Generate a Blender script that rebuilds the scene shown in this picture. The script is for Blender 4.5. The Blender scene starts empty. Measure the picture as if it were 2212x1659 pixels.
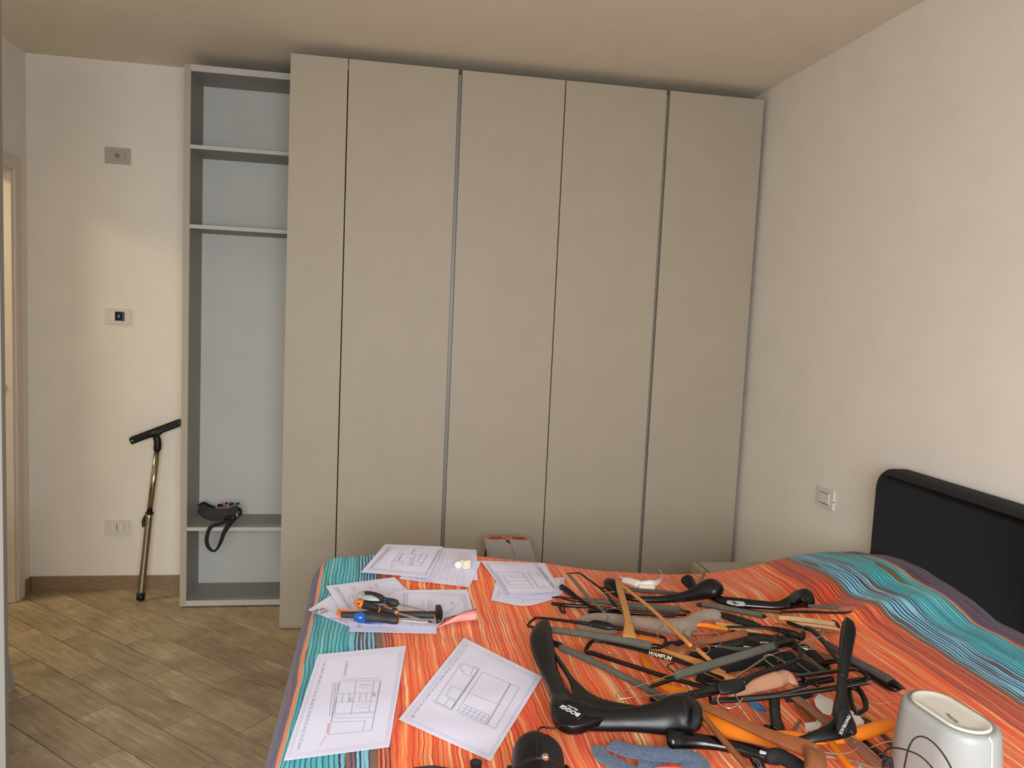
import bpy, bmesh, math, random
from mathutils import Vector, Matrix, noise as mnoise
random.seed(7)
SC = bpy.context.scene
COL = SC.collection

# ------------------------------------------------------------------ camera
F_PX, W_PX, H_PX = 1664.64, 2212.0, 1659.0
YAW, PITCH, ROLL, CAM_Z = 0.168877, 0.0864132, 0.0457479, 1.5234
_f = Vector((math.sin(YAW)*math.cos(PITCH), math.cos(YAW)*math.cos(PITCH), -math.sin(PITCH)))
_r0 = Vector((math.cos(YAW), -math.sin(YAW), 0)); _u0 = _r0.cross(_f)
CR = _r0*math.cos(ROLL) + _u0*math.sin(ROLL)
CU = -_r0*math.sin(ROLL) + _u0*math.cos(ROLL)
CF = _f
CAM = Vector((0, 0, CAM_Z))
cd = bpy.data.cameras.new('camera'); cam = bpy.data.objects.new('camera', cd); COL.objects.link(cam)
m = Matrix(((CR.x, CU.x, -CF.x), (CR.y, CU.y, -CF.y), (CR.z, CU.z, -CF.z))).to_4x4()
cam.matrix_world = Matrix.Translation(CAM) @ m
cd.sensor_fit = 'HORIZONTAL'; cd.sensor_width = 36.0; cd.lens = 36.0*F_PX/W_PX
cd.clip_start = 0.02; cd.clip_end = 60
SC.camera = cam

# ------------------------------------------------------------------ light
SC.view_settings.view_transform = 'Standard'; SC.view_settings.look = 'None'
SC.view_settings.gamma = 1.0; SC.view_settings.use_curve_mapping = False
SC.view_settings.exposure = 0.10
wd = bpy.data.worlds.new('world'); SC.world = wd; wd.use_nodes = True
wd.node_tree.nodes['Background'].inputs[0].default_value = (0.86, 0.90, 1.0, 1)
wd.node_tree.nodes['Background'].inputs[1].default_value = 1.0
def area(name, loc, rot, sx, sy, power, col):
    l = bpy.data.lights.new(name, 'AREA'); l.shape = 'RECTANGLE'; l.size = sx; l.size_y = sy
    l.energy = power; l.color = col
    o = bpy.data.objects.new(name, l); COL.objects.link(o); o.location = loc; o.rotation_euler = rot
    return o
R = math.radians
area('window_daylight', (-0.02, -1.00, 1.50), (R(90-46), 0, R(-3)), 1.8, 1.5, 128, (0.96, 0.975, 1.0))
area('hall_lamp', (-2.45, 3.75, 2.3), (0, 0, 0), 0.3, 0.3, 16, (1.0, 0.80, 0.42))

# ------------------------------------------------------------------ helpers
def lin(c):
    return tuple(((v/255.0)/12.92 if v/255.0 <= 0.04045 else ((v/255.0+0.055)/1.055)**2.4) for v in c) + (1.0,)
def mat(name, col, rough=0.6, metal=0.0, bump=0.0, bscale=300, var=0.0, vscale=6, spec=0.5, coat=0.0, stretch=None, emit=0.0, sheen=0.0):
    m = bpy.data.materials.new(name); m.use_nodes = True; nt = m.node_tree; b = nt.nodes['Principled BSDF']
    c = lin(col); b.inputs['Base Color'].default_value = c
    b.inputs['Roughness'].default_value = rough; b.inputs['Metallic'].default_value = metal
    b.inputs['Specular IOR Level'].default_value = spec
    if coat: b.inputs['Coat Weight'].default_value = coat; b.inputs['Coat Roughness'].default_value = 0.15
    if sheen: b.inputs['Sheen Weight'].default_value = sheen
    if emit:
        b.inputs['Emission Color'].default_value = c; b.inputs['Emission Strength'].default_value = emit
    tc = nt.nodes.new('ShaderNodeTexCoord')
    src = tc.outputs['Object']
    if stretch:
        mp = nt.nodes.new('ShaderNodeMapping'); mp.inputs['Scale'].default_value = stretch
        nt.links.new(src, mp.inputs['Vector']); src = mp.outputs['Vector']
    n = nt.nodes.new('ShaderNodeTexNoise'); n.inputs['Scale'].default_value = vscale; n.inputs['Detail'].default_value = 4
    nt.links.new(src, n.inputs['Vector'])
    v = max(var, 0.03)
    mr = nt.nodes.new('ShaderNodeMapRange'); mr.inputs[1].default_value = 0.25; mr.inputs[2].default_value = 0.75
    mr.inputs[3].default_value = 1-v; mr.inputs[4].default_value = 1+v
    nt.links.new(n.outputs['Fac'], mr.inputs[0])
    mx = nt.nodes.new('ShaderNodeVectorMath'); mx.operation = 'SCALE'; mx.inputs[0].default_value = c[:3]
    nt.links.new(mr.outputs[0], mx.inputs['Scale']); nt.links.new(mx.outputs[0], b.inputs['Base Color'])
    if bump:
        n2 = nt.nodes.new('ShaderNodeTexNoise'); n2.inputs['Scale'].default_value = bscale; n2.inputs['Detail'].default_value = 3
        nt.links.new(src, n2.inputs['Vector'])
        bp = nt.nodes.new('ShaderNodeBump'); bp.inputs['Strength'].default_value = bump; bp.inputs['Distance'].default_value = 0.002
        nt.links.new(n2.outputs['Fac'], bp.inputs['Height']); nt.links.new(bp.outputs[0], b.inputs['Normal'])
    return m

M = {}
M['wall'] = mat('white_paint', (229, 223, 212), 0.9, bump=0.25, bscale=260, spec=0.2)
M['ceiling'] = mat('ceiling_paint', (226, 216, 196), 0.95, bump=0.2, bscale=200, spec=0.15)
M['lacquer'] = mat('beige_matt_lacquer', (172, 162, 144), 0.55, bump=0.08, bscale=500, spec=0.35)
M['lacquer_edge'] = mat('light_grey_edge', (186, 183, 176), 0.55)
M['grey_inside'] = mat('grey_melamine', (150, 149, 142), 0.6)
M['grey_back'] = mat('light_grey_melamine', (190, 191, 185), 0.65, bump=0.1, bscale=400)
M['profile'] = mat('grey_profile', (128, 126, 118), 0.4, spec=0.5)
M['dark'] = mat('dark_gap', (30, 28, 25), 0.8)
M['casing'] = mat('casing_laminate', (212, 200, 188), 0.6, var=0.05, vscale=12, stretch=(20, 20, 0.6))
M['grout'] = mat('grout', (46, 37, 28), 0.95)
M['plate'] = mat('plate_plastic', (216, 210, 200), 0.4, spec=0.4)
M['plate_grey'] = mat('plate_grey', (176, 170, 160), 0.45)
M['insert'] = mat('socket_insert', (222, 214, 208), 0.35)
M['black'] = mat('black_plastic', (13, 13, 14), 0.42, spec=0.35, bump=0.03)
M['gloss'] = mat('gloss_black_plastic', (7, 7, 9), 0.18, spec=0.5)
M['satin'] = mat('satin_black_plastic', (13, 13, 15), 0.36, spec=0.4)
M['foam'] = mat('dark_grey_foam', (84, 82, 73), 0.95, bump=0.7, bscale=350, var=0.12, vscale=60)
M['taupe'] = mat('taupe_flock', (134, 117, 102), 0.85, bump=0.1, var=0.06, sheen=0.2)
M['wood'] = mat('honey_wood', (196, 134, 70), 0.4, var=0.16, vscale=30, stretch=(1, 4, 1))
M['wood_pale'] = mat('pale_wood', (190, 156, 112), 0.5, var=0.12, vscale=30)
M['wood_red'] = mat('reddish_brown_wood', (134, 78, 44), 0.45, var=0.16, vscale=40, bump=0.05)
M['wood_brown'] = mat('dull_brown_wood', (136, 94, 72), 0.55, var=0.1, vscale=40)
M['skin_wood'] = mat('pinkish_wood', (176, 128, 102), 0.5, var=0.05)
M['orange'] = mat('orange_flock', (226, 124, 14), 0.55, var=0.05, vscale=20, spec=0.4)
M['chrome'] = mat('chrome_wire', (206, 200, 190), 0.18, metal=1.0)
M['steel'] = mat('steel_tube', (180, 172, 152), 0.2, metal=1.0)
M['white'] = mat('white_plastic', (232, 230, 226), 0.35)
M['ivory'] = mat('ivory_plastic', (226, 218, 196), 0.35)
M['tissue'] = mat('white_tissue', (222, 217, 210), 0.9, bump=0.5, bscale=80)
M['blue'] = mat('blue_plastic', (66, 110, 158), 0.4)
M['blue_h'] = mat('blue_handle', (14, 84, 168), 0.28, spec=0.6)
M['orange_h'] = mat('orange_handle', (236, 118, 36), 0.35, spec=0.5)
M['grip'] = mat('grip_rubber', (38, 39, 40), 0.6)
M['grey_h'] = mat('grey_handle', (158, 160, 160), 0.4)
M['paper'] = mat('white_paper', (226, 225, 245), 0.85, spec=0.2)
M['pink'] = mat('pink_paper', (240, 160, 158), 0.85, spec=0.2)
M['ink'] = mat('grey_ink', (140, 140, 152), 0.9)
M['ink_red'] = mat('red_ink', (226, 130, 130), 0.9)
M['ink_soft'] = mat('light_grey_ink', (178, 178, 190), 0.9)
M['headboard'] = mat('charcoal_fabric', (27, 27, 28), 0.95, bump=0.6, bscale=500, var=0.1, vscale=200)
M['mattress'] = mat('mattress_cloth', (220, 215, 205), 0.9)
M['strap'] = mat('black_webbing', (9, 9, 12), 0.8)
M['pad'] = mat('charcoal_padding', (50, 51, 50), 0.9, bump=0.3, bscale=500)
M['red'] = mat('red_plastic', (200, 50, 40), 0.4)
M['navy'] = mat('navy_plastic', (24, 26, 70), 0.4)
M['alu'] = mat('ribbed_aluminium', (176, 174, 164), 0.5, metal=0.15, bump=0.4, bscale=60, stretch=(30, 2, 1))
M['red_edge'] = mat('orange_red_cap', (206, 92, 66), 0.5)
M['bronze'] = mat('bronze_rubber', (104, 92, 78), 0.5)
M['device'] = mat('pale_grey_shell', (152, 156, 154), 0.45, bump=0.05)
M['device_ring'] = mat('grey_ring', (128, 126, 120), 0.5)
M['device_top'] = mat('warm_white_top', (206, 202, 188), 0.35)
M['print'] = mat('white_print', (235, 235, 235), 0.6)
M['print_d'] = mat('dark_print', (60, 60, 66), 0.7)
M['print_gold'] = mat('pale_gold_print', (206, 196, 160), 0.6)
M['screen'] = mat('dark_screen', (14, 16, 30), 0.15)
M['digits'] = mat('blue_digits', (90, 140, 255), 0.5, emit=0.5)
M['yarn'] = mat('blue_grey_yarn', (78, 92, 118), 0.95, bump=0.9, bscale=400, var=0.35, vscale=160, sheen=0.3)
M['green'] = mat('green_plastic', (20, 96, 60), 0.4)
M['clear'] = mat('clear_plastic', (222, 226, 226), 0.1)
M['board_cream'] = mat('cream_board', (206, 196, 182), 0.8, bump=0.5, bscale=60, var=0.08, vscale=30)
M['board_grey'] = mat('grey_board', (156, 152, 146), 0.7)

def wpos(o):
    v = Vector((0, 0, 0))
    while o is not None:
        v += o.location; o = o.parent
    return v
def props(o, label=None, cat=None, group=None, kind=None):
    if label: o['label'] = label
    if cat: o['category'] = cat
    if group: o['group'] = group
    if kind: o['kind'] = kind
    return o
def thing(name, loc, label=None, cat=None, group=None, kind=None):
    o = bpy.data.objects.new(name, None); COL.objects.link(o); o.location = loc; o.empty_display_size = 0.05
    return props(o, label, cat, group, kind)
def meshobj(name, verts, faces, material, parent=None, smooth=True, uvs=None):
    """world-space verts -> one object under parent (or top-level with its origin at its base)"""
    verts = [Vector(v) for v in verts]
    if parent is not None:
        off = wpos(parent)
    else:
        n = len(verts); off = Vector((sum(v.x for v in verts)/n, sum(v.y for v in verts)/n, min(v.z for v in verts)))
    me = bpy.data.meshes.new(name); me.from_pydata([v-off for v in verts], [], faces); me.update()
    if uvs:
        l = me.uv_layers.new(name='UVMap')
        for p in me.polygons:
            for li in p.loop_indices:
                l.data[li].uv = uvs[me.loops[li].vertex_index]
    for p in me.polygons: p.use_smooth = smooth
    o = bpy.data.objects.new(name, me); COL.objects.link(o)
    if material is not None: me.materials.append(material)
    if parent is not None: o.parent = parent
    else: o.location = off
    return o
def boxv(x0, x1, y0, y1, z0, z1, bev=0.0):
    bm = bmesh.new(); bmesh.ops.create_cube(bm, size=1.0)
    for v in bm.verts:
        v.co = Vector(((x0+x1)/2+v.co.x*(x1-x0), (y0+y1)/2+v.co.y*(y1-y0), (z0+z1)/2+v.co.z*(z1-z0)))
    if bev: bmesh.ops.bevel(bm, geom=list(bm.edges), offset=bev, segments=2, profile=0.7, affect='EDGES')
    bm.verts.index_update()
    vs = [v.co.copy() for v in bm.verts]; fs = [[v.index for v in f.verts] for f in bm.faces]; bm.free()
    return vs, fs
def box(name, x0, x1, y0, y1, z0, z1, material, parent=None, bev=0.0):
    vs, fs = boxv(x0, x1, y0, y1, z0, z1, bev)
    return meshobj(name, vs, fs, material, parent, smooth=False)
def merge(*parts):
    V, Fc = [], []
    for vs, fs in parts:
        n = len(V); V += list(vs); Fc += [[i+n for i in f] for f in fs]
    return V, Fc
def catmull(P, k):
    """P: list of tuples of floats (any length) -> resampled"""
    if len(P) < 3:
        a, b = P[0], P[-1]
        return [tuple(a[i]+(b[i]-a[i])*t/k for i in range(len(a))) for t in range(k+1)]
    out = []
    for i in range(len(P)-1):
        p0 = P[max(i-1, 0)]; p1 = P[i]; p2 = P[i+1]; p3 = P[min(i+2, len(P)-1)]
        for t in range(k):
            t /= k
            out.append(tuple(0.5*((2*b)+(-a+c)*t+(2*a-5*b+4*c-d)*t*t+(-a+3*b-3*c+d)*t**3) for a, b, c, d in zip(p0, p1, p2, p3)))
    out.append(tuple(P[-1]))
    return out
NTILT = Vector((0, -0.72, 0.69)).normalized()
def tubev(pts, n=10, flat=1.0, k=6, tilt=None, ends=True, square=False):
    """pts: (x,y,z,halfwidth) world. flat = thickness/width. rounded ends."""
    P = catmull([tuple(p) for p in pts], k) if k else [tuple(p) for p in pts]
    Q = [Vector(p[:3]) for p in P]; A = [max(p[3], 1e-4) for p in P]
    nv = tilt or NTILT
    rings = []
    prev = None
    T = []
    for i in range(len(Q)):
        t = (Q[min(i+1, len(Q)-1)]-Q[max(i-1, 0)])
        T.append(t.normalized() if t.length > 1e-9 else Vector((1, 0, 0)))
    seq = [(Q[i], A[i], T[i]) for i in range(len(Q))]
    if ends:
        a0, a1 = A[0], A[-1]; e = 0.55 if flat < 0.9 else 0.8
        pre = [(Q[0]-T[0]*a0*e, a0*0.25, T[0]), (Q[0]-T[0]*a0*e*0.75, a0*0.68, T[0]), (Q[0]-T[0]*a0*e*0.35, a0*0.92, T[0])]
        post = [(Q[-1]+T[-1]*a1*e*0.35, a1*0.92, T[-1]), (Q[-1]+T[-1]*a1*e*0.75, a1*0.68, T[-1]), (Q[-1]+T[-1]*a1*e, a1*0.25, T[-1])]
        seq = pre+seq+post
    V, Fc = [], []
    for q, a, t in seq:
        s = t.cross(nv)
        if s.length < 0.15: s = prev if prev is not None else t.cross(Vector((1, 0, 0.2)))
        s.normalize()
        if prev is not None and s.dot(prev) < 0: s = -s
        prev = s
        u = s.cross(t).normalized()
        for j in range(n):
            an = 2*math.pi*(j+0.5)/n; c, sn = math.cos(an), math.sin(an)
            if square:
                c = math.copysign(abs(c)**0.45, c); sn = math.copysign(abs(sn)**0.45, sn)
            V.append(q + s*(a*c) + u*(a*flat*sn))
    m_ = len(seq)
    for i in range(m_-1):
        for j in range(n):
            Fc.append([i*n+j, i*n+(j+1) % n, (i+1)*n+(j+1) % n, (i+1)*n+j])
    Fc.append([j for j in range(n)][::-1]); Fc.append([(m_-1)*n+j for j in range(n)])
    return V, Fc
def lathev(p0, p1, prof, n=16):
    """prof: (t along p0->p1 in 0..1, radius)"""
    p0 = Vector(p0); p1 = Vector(p1); t = (p1-p0).normalized()
    s = t.cross(Vector((0, 0, 1)) if abs(t.z) < 0.9 else Vector((1, 0, 0))).normalized(); u = s.cross(t)
    V, Fc = [], []
    for a, r in prof:
        q = p0+(p1-p0)*a
        for j in range(n):
            an = 2*math.pi*j/n; V.append(q+s*(r*math.cos(an))+u*(r*math.sin(an)))
    for i in range(len(prof)-1):
        for j in range(n): Fc.append([i*n+j, i*n+(j+1) % n, (i+1)*n+(j+1) % n, (i+1)*n+j])
    Fc.append(list(range(n))[::-1]); Fc.append([(len(prof)-1)*n+j for j in range(n)])
    return V, Fc

# measuring: a pixel of the 2212x1659 photograph -> a point of the room
FR = {'0': (0, 0, 1), 'A': (1120, 1200, 3.614), 'B': (1480, 1200, 3.614), '1': (1180, 1220, 6.9125), '2': (1480, 1220, 5.53),
      '3': (1180, 1380, 5.821), '4': (1500, 1400, 5.53), '5': (1860, 1440, 6.284), 'S': (400, 1060, 11.06), 'Q': (600, 1160, 4.608),
      'R': (600, 1360, 3.456), 'T': (1030, 1140, 9.219), 'C': (1000, 1540, 3.95), 'V': (0, 900, 3.77), 'D': (1500, 1560, 4.608)}
def px(fr, x, y):
    a, b, s = FR[fr]; return a+x/s, b+y/s
def rdir(X, Y): return CF + CR*((X-1106)/F_PX) - CU*((Y-829.5)/F_PX)
def hit(X, Y, ax, val):
    d = rdir(X, Y); t = (val-CAM[ax])/d[ax]; return CAM+d*t

# bed surface
BX0, BX1, BY0, BY1 = -0.205, 1.80, 0.86, 2.60
def interp(tb, x):
    if x <= tb[0][0]: return tb[0][1]
    for (a, b), (c, d) in zip(tb, tb[1:]):
        if x <= c: return b+(d-b)*(x-a)/(c-a)
    return tb[-1][1]
FAR = [(-0.25, 0.70), (-0.12, 0.712), (0.0, 0.719), (0.14, 0.720), (0.35, 0.709), (0.58, 0.683), (0.8, 0.652), (1.0, 0.640), (1.12, 0.640), (1.2, 0.648), (1.33, 0.665), (1.48, 0.689), (1.6, 0.703), (1.8, 0.725)]
HEADP = [(1.3, 0.70), (1.55, 0.735), (1.77, 0.731), (1.86, 0.730), (1.95, 0.750), (2.05, 0.763), (2.16, 0.776), (2.27, 0.776), (2.36, 0.764), (2.46, 0.738), (2.60, 0.712)]
def gau(x, y, cx, cy, sx, sy, ang=0):
    dx, dy = x-cx, y-cy; c, s = math.cos(ang), math.sin(ang)
    a, b = c*dx+s*dy, -s*dx+c*dy
    return math.exp(-(a/sx)**2-(b/sy)**2)
def bedz(x, y):
    z = 0.68 + (interp(FAR, x)-0.68)*math.exp(-((min(y, 2.56)-2.56)/0.24)**2)
    k = min(1.0, max(0.0, (x-1.30)/0.42)); k = k*k*(3-2*k)
    z += (interp(HEADP, y)-z)*k
    z += 0.022*gau(x, y, 1.36, 2.02, 0.30, 0.045, R(-8)) - 0.022*gau(x, y, 1.40, 2.16, 0.24, 0.05, R(-8))
    z += 0.007*(mnoise.noise(Vector((x*3.1, y*2.6, 3.3)))) + 0.0028*mnoise.noise(Vector((x*9, y*7, 1.7)))
    # small cross wrinkles
    z += 0.0022*math.sin(y*46+2.2*math.sin(x*5.0))*max(0, mnoise.noise(Vector((x*2.2, y*2.2, 9.0)))+0.15)
    return z
def at(fr, x, y, h=0.0):
    X, Y = px(fr, x, y); d = rdir(X, Y); z = 0.69
    for _ in range(12):
        p = CAM+d*((z-CAM.z)/d.z)
        z = 0.5*z+0.5*(bedz(min(max(p.x, BX0), BX1), min(p.y, BY1))+h)
    return CAM+d*((z-CAM.z)/d.z)
def depth(p): return (p-CAM).dot(CF)
def PT(fr, x, y, h, w):
    """h: height above cover in cm; w: visible width in pixels of the zoom frame"""
    p = at(fr, x, y, h/100.0); r = 0.5*w/FR[fr][2]*depth(p)/F_PX
    return (p.x, p.y, p.z, r)
def text(name, body, A, B, nrm, material, parent, scale=1.0, extrude=0.0002, bold=0.0):
    cu = bpy.data.curves.new(name, 'FONT'); cu.body = body; cu.extrude = extrude; cu.offset = bold; cu.size = 1.0
    cu.fill_mode = 'BOTH'; cu.resolution_u = 2
    tmp = bpy.data.objects.new('tmp', cu); COL.objects.link(tmp)
    bpy.context.view_layer.update()
    me = bpy.data.meshes.new_from_object(tmp.evaluated_get(bpy.context.evaluated_depsgraph_get()))
    COL.objects.unlink(tmp); bpy.data.objects.remove(tmp); bpy.data.curves.remove(cu)
    xs = [v.co.x for v in me.vertices]; x0, x1 = min(xs), max(xs)
    A = Vector(A); B = Vector(B); X = B-A; L = X.length; X.normalize()
    Z = Vector(nrm); Z = (Z-X*Z.dot(X)).normalized(); Y = Z.cross(X)
    k = L/(x1-x0)
    V = [A + X*((v.co.x-x0)*k) + Y*(v.co.y*k*scale) + Z*(0.0006 + (v.co.z)*k) for v in me.vertices]
    Fc = [list(p.vertices) for p in me.polygons]
    bpy.data.meshes.remove(me)
    return meshobj(name, V, Fc, material, parent, smooth=False)

# ------------------------------------------------------------------ room shell
XL, XR, YF, YB, ZC = -1.761, 1.845, -1.35, 4.235, 2.70
def struct(name, vs_fs, material, parent=None):
    o = meshobj(name, vs_fs[0], vs_fs[1], material, parent, smooth=False)
    if parent is None: o['kind'] = 'structure'
    return o
fl = struct('floor', boxv(XL-1.6, XR+0.12, YF-0.12, YB+0.12, -0.12, -0.003), M['grout'])
struct('ceiling', boxv(XL-1.6, XR+0.12, YF-0.12, YB+0.12, ZC, ZC+0.1), M['ceiling'])
struct('wall_back', boxv(XL-1.6, XR+0.12, YB, YB+0.12, 0, ZC), M['wall'])
struct('wall_right', boxv(XR, XR+0.12, YF-0.12, YB, 0, ZC), M['wall'])
DY0, DY1, DZ = 3.22, 4.085, 2.12
struct('wall_left', merge(boxv(XL-0.12, XL, YF-0.12, DY0, 0, ZC), boxv(XL-0.12, XL, DY1, YB, 0, ZC), boxv(XL-0.12, XL, DY0, DY1, DZ, ZC)), M['wall'])
struct('wall_hall', merge(boxv(XL-1.6, XL-1.5, 2.6, YB, 0, ZC), boxv(XL-1.5, XL-0.12, 2.5, 2.6, 0, ZC)), M['wall'])
WX0, WX1, WZ0, WZ1 = -0.75, 1.45, 0.08, 2.35
wf = struct('wall_front', merge(boxv(XL-0.12, WX0, YF-0.12, YF, 0, ZC), boxv(WX1, XR+0.12, YF-0.12, YF, 0, ZC), boxv(WX0, WX1, YF-0.12, YF, WZ1, ZC), boxv(WX0, WX1, YF-0.12, YF, 0, WZ0)), M['wall'])
w1 = struct('window_1', merge(boxv(WX0, WX0+0.06, YF-0.09, YF-0.03, WZ0, WZ1), boxv(WX1-0.06, WX1, YF-0.09, YF-0.03, WZ0, WZ1), boxv(WX0, WX1, YF-0.09, YF-0.03, WZ1-0.06, WZ1), boxv(WX0, WX1, YF-0.09, YF-0.03, WZ0, WZ0+0.06), boxv(0.31, 0.39, YF-0.09, YF-0.03, WZ0, WZ1)), M['white'])

# floor tiles: long wood-look planks laid diagonally
def tile_mat():
    m = bpy.data.materials.new('wood_look_tile'); m.use_nodes = True; nt = m.node_tree; b = nt.nodes['Principled BSDF']
    N = nt.nodes.new; Lk = nt.links.new
    tc = N('ShaderNodeTexCoord'); oi = N('ShaderNodeObjectInfo')
    cmb = N('ShaderNodeCombineXYZ')
    mu = N('ShaderNodeMath'); mu.operation = 'MULTIPLY'; mu.inputs[1].default_value = 37.0
    Lk(oi.outputs['Random'], mu.inputs[0]); Lk(mu.outputs[0], cmb.inputs[0]); Lk(mu.outputs[0], cmb.inputs[1])
    ad = N('ShaderNodeVectorMath'); Lk(tc.outputs['Object'], ad.inputs[0]); Lk(cmb.outputs[0], ad.inputs[1])
    mp = N('ShaderNodeMapping'); mp.inputs['Scale'].default_value = (2.2, 20, 1); Lk(ad.outputs[0], mp.inputs['Vector'])
    n = N('ShaderNodeTexNoise'); n.inputs['Scale'].default_value = 3.0; n.inputs['Detail'].default_value = 8; n.inputs['Roughness'].default_value = 0.62; n.inputs['Distortion'].default_value = 0.6
    Lk(mp.outputs[0], n.inputs['Vector'])
    n2 = N('ShaderNodeTexNoise'); n2.inputs['Scale'].default_value = 5.0; n2.inputs['Detail'].default_value = 5; Lk(ad.outputs[0], n2.inputs['Vector'])
    mx = N('ShaderNodeMath'); mx.operation = 'MULTIPLY_ADD'; mx.inputs[1].default_value = 0.45; Lk(n2.outputs['Fac'], mx.inputs[0])
    m5 = N('ShaderNodeMath'); m5.operation = 'MULTIPLY'; m5.inputs[1].default_value = 0.55; Lk(n.outputs['Fac'], m5.inputs[0]); Lk(m5.outputs[0], mx.inputs[2])
    rp = N('ShaderNodeValToRGB'); e = rp.color_ramp.elements
    e[0].position = 0.32; e[0].color = lin((124, 106, 84)); e[1].position = 0.74; e[1].color = lin((206, 191, 166))
    k = e.new(0.45); k.color = lin((150, 132, 108)); k = e.new(0.56); k.color = lin((166, 149, 124))
    Lk(mx.outputs[0], rp.inputs[0])
    mr = N('ShaderNodeMapRange'); mr.inputs[3].default_value = 0.84; mr.inputs[4].default_value = 1.10; Lk(oi.outputs['Random'], mr.inputs[0])
    sc = N('ShaderNodeVectorMath'); sc.operation = 'SCALE'; Lk(rp.outputs[0], sc.inputs[0]); Lk(mr.outputs[0], sc.inputs['Scale'])
    Lk(sc.outputs[0], b.inputs['Base Color']); b.inputs['Roughness'].default_value = 0.5; b.inputs['Specular IOR Level'].default_value = 0.35
    bp = N('ShaderNodeBump'); bp.inputs['Strength'].default_value = 0.15; bp.inputs['Distance'].default_value = 0.002; Lk(n.outputs['Fac'], bp.inputs['Height']); Lk(bp.outputs[0], b.inputs['Normal'])
    return m
M['tile'] = tile_mat()
TH, TW, TL, V0 = -0.7438, 0.1498, 0.6129, 0.3694
SOFF = {-1: -0.2127, 0: -0.5294, 1: -0.2968, 2: -0.0474}
te = Vector((math.cos(TH), math.sin(TH))); tn = Vector((-te.y, te.x)); TO = Vector((-1.5, 3.0))
def clip(poly, ax, lim, keep_less):
    out = []
    for i in range(len(poly)):
        a, b = poly[i], poly[(i+1) % len(poly)]
        ia = (a[ax] <= lim) if keep_less else (a[ax] >= lim); ib = (b[ax] <= lim) if keep_less else (b[ax] >= lim)
        if ia: out.append(a)
        if ia != ib:
            t = (lim-a[ax])/(b[ax]-a[ax]); out.append(a+(b-a)*t)
    return out
G = 0.0018; full_mesh = None; ntile = 0
for r in range(-24, 24):
    s = SOFF.get(r, (r*0.258) % TL)
    for k in range(-14, 15):
        u0 = s+k*TL; v0 = V0+r*TW
        c = [TO+te*(u0+G)+tn*(v0+G), TO+te*(u0+TL-G)+tn*(v0+G), TO+te*(u0+TL-G)+tn*(v0+TW-G), TO+te*(u0+G)+tn*(v0+TW-G)]
        p = [Vector(q) for q in c]
        for ax, lim, kl in ((0, XR-0.001, True), (0, XL-0.12, False), (1, YB-0.001, True), (1, 0.2, False)):
            if p: p = clip(p, ax, lim, kl)
        if len(p) < 3: continue
        ar = abs(sum(p[i].x*p[(i+1) % len(p)].y-p[(i+1) % len(p)].x*p[i].y for i in range(len(p))))/2
        if ar < 0.0008: continue
        # hidden under the wardrobes: leave out
        cen = sum((q for q in p), Vector((0, 0)))/len(p)
        if cen.x > -0.35 and cen.y > 4.0: continue
        mid = TO+te*(u0+TL/2)+tn*(v0+TW/2)
        isfull = ar > (TL-2*G)*(TW-2*G)*0.9999
        if isfull and full_mesh: me = full_mesh
        else:
            loc = [Vector(((q-mid).dot(te), (q-mid).dot(tn))) for q in p]; n = len(loc)
            cl = sum(loc, Vector((0, 0)))/n
            vs = [(q.x, q.y, -0.006) for q in loc]+[(q.x, q.y, -0.0008) for q in loc]
            for q in loc:
                d = (cl-q); L = d.length; q2 = q+d*(0.0014/max(L, 0.002)); vs.append((q2.x, q2.y, 0.0))
            fs = [[i, (i+1) % n, n+(i+1) % n, n+i] for i in range(n)]+[[n+i, n+(i+1) % n, 2*n+(i+1) % n, 2*n+i] for i in range(n)]+[[2*n+i for i in range(n)]]
            me = bpy.data.meshes.new('tile'); me.from_pydata(vs, [], fs); me.materials.append(M['tile'])
            if isfull: full_mesh = me
        o = bpy.data.objects.new('tile', me); COL.objects.link(o); o.parent = fl
        o.location = Vector((mid.x, mid.y, 0))-fl.location; o.rotation_euler = (0, 0, TH)
        ntile += 1
print('tiles', ntile)

M['skirt'] = mat('wood_look_skirting', (136, 114, 88), 0.5, var=0.22, vscale=5, stretch=(3, 3, 40))
def base(name, *a):
    o = box(name, *a, M['skirt'], None, 0.002); o['kind'] = 'structure'
base('baseboard_back', XL+0.012, -0.975, YB-0.010, YB, 0, 0.075)
base('baseboard_left', XL, XL+0.010, 4.150, YB-0.001, 0, 0.075)
base('baseboard_right', XR-0.010, XR, YF, 2.2, 0, 0.075)

# door frame in the left wall (only its far jamb shows)
dr = thing('door_1', (XL, DY1, 0), kind='structure')
CX = XL+0.016
box('casing', XL, CX, DY1-0.006, DY1+0.058, 0, DZ+0.058, M['casing'], dr, 0.003)
box('casing', XL, CX, DY0-0.058, DY0+0.006, 0, DZ+0.058, M['casing'], dr, 0.003)
box('casing', XL, CX, DY0+0.006, DY1-0.006, DZ-0.006, DZ+0.058, M['casing'], dr, 0.003)
box('jamb_lining', XL-0.125, XL+0.004, DY1-0.022, DY1-0.0005, 0, DZ, M['casing'], dr, 0.002)
box('jamb_lining', XL-0.125, XL+0.004, DY0+0.0005, DY0+0.022, 0, DZ, M['casing'], dr, 0.002)
box('header_lining', XL-0.125, XL+0.004, DY0+0.022, DY1-0.022, DZ-0.022, DZ-0.0005, M['casing'], dr, 0.002)
vs, fs = lathev((XL-0.040, DY1-0.0265, 1.072), (XL-0.040, DY1-0.022, 1.072), [(0, 0.010), (0, 0.017), (1, 0.019)], 24)
sk = meshobj('strike_plate', [Vector((v.x, v.y, 1.072+(v.z-1.072)*1.35)) for v in vs], fs, M['chrome'], dr, smooth=False)
props(sk, 'oval chrome strike plate')
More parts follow.
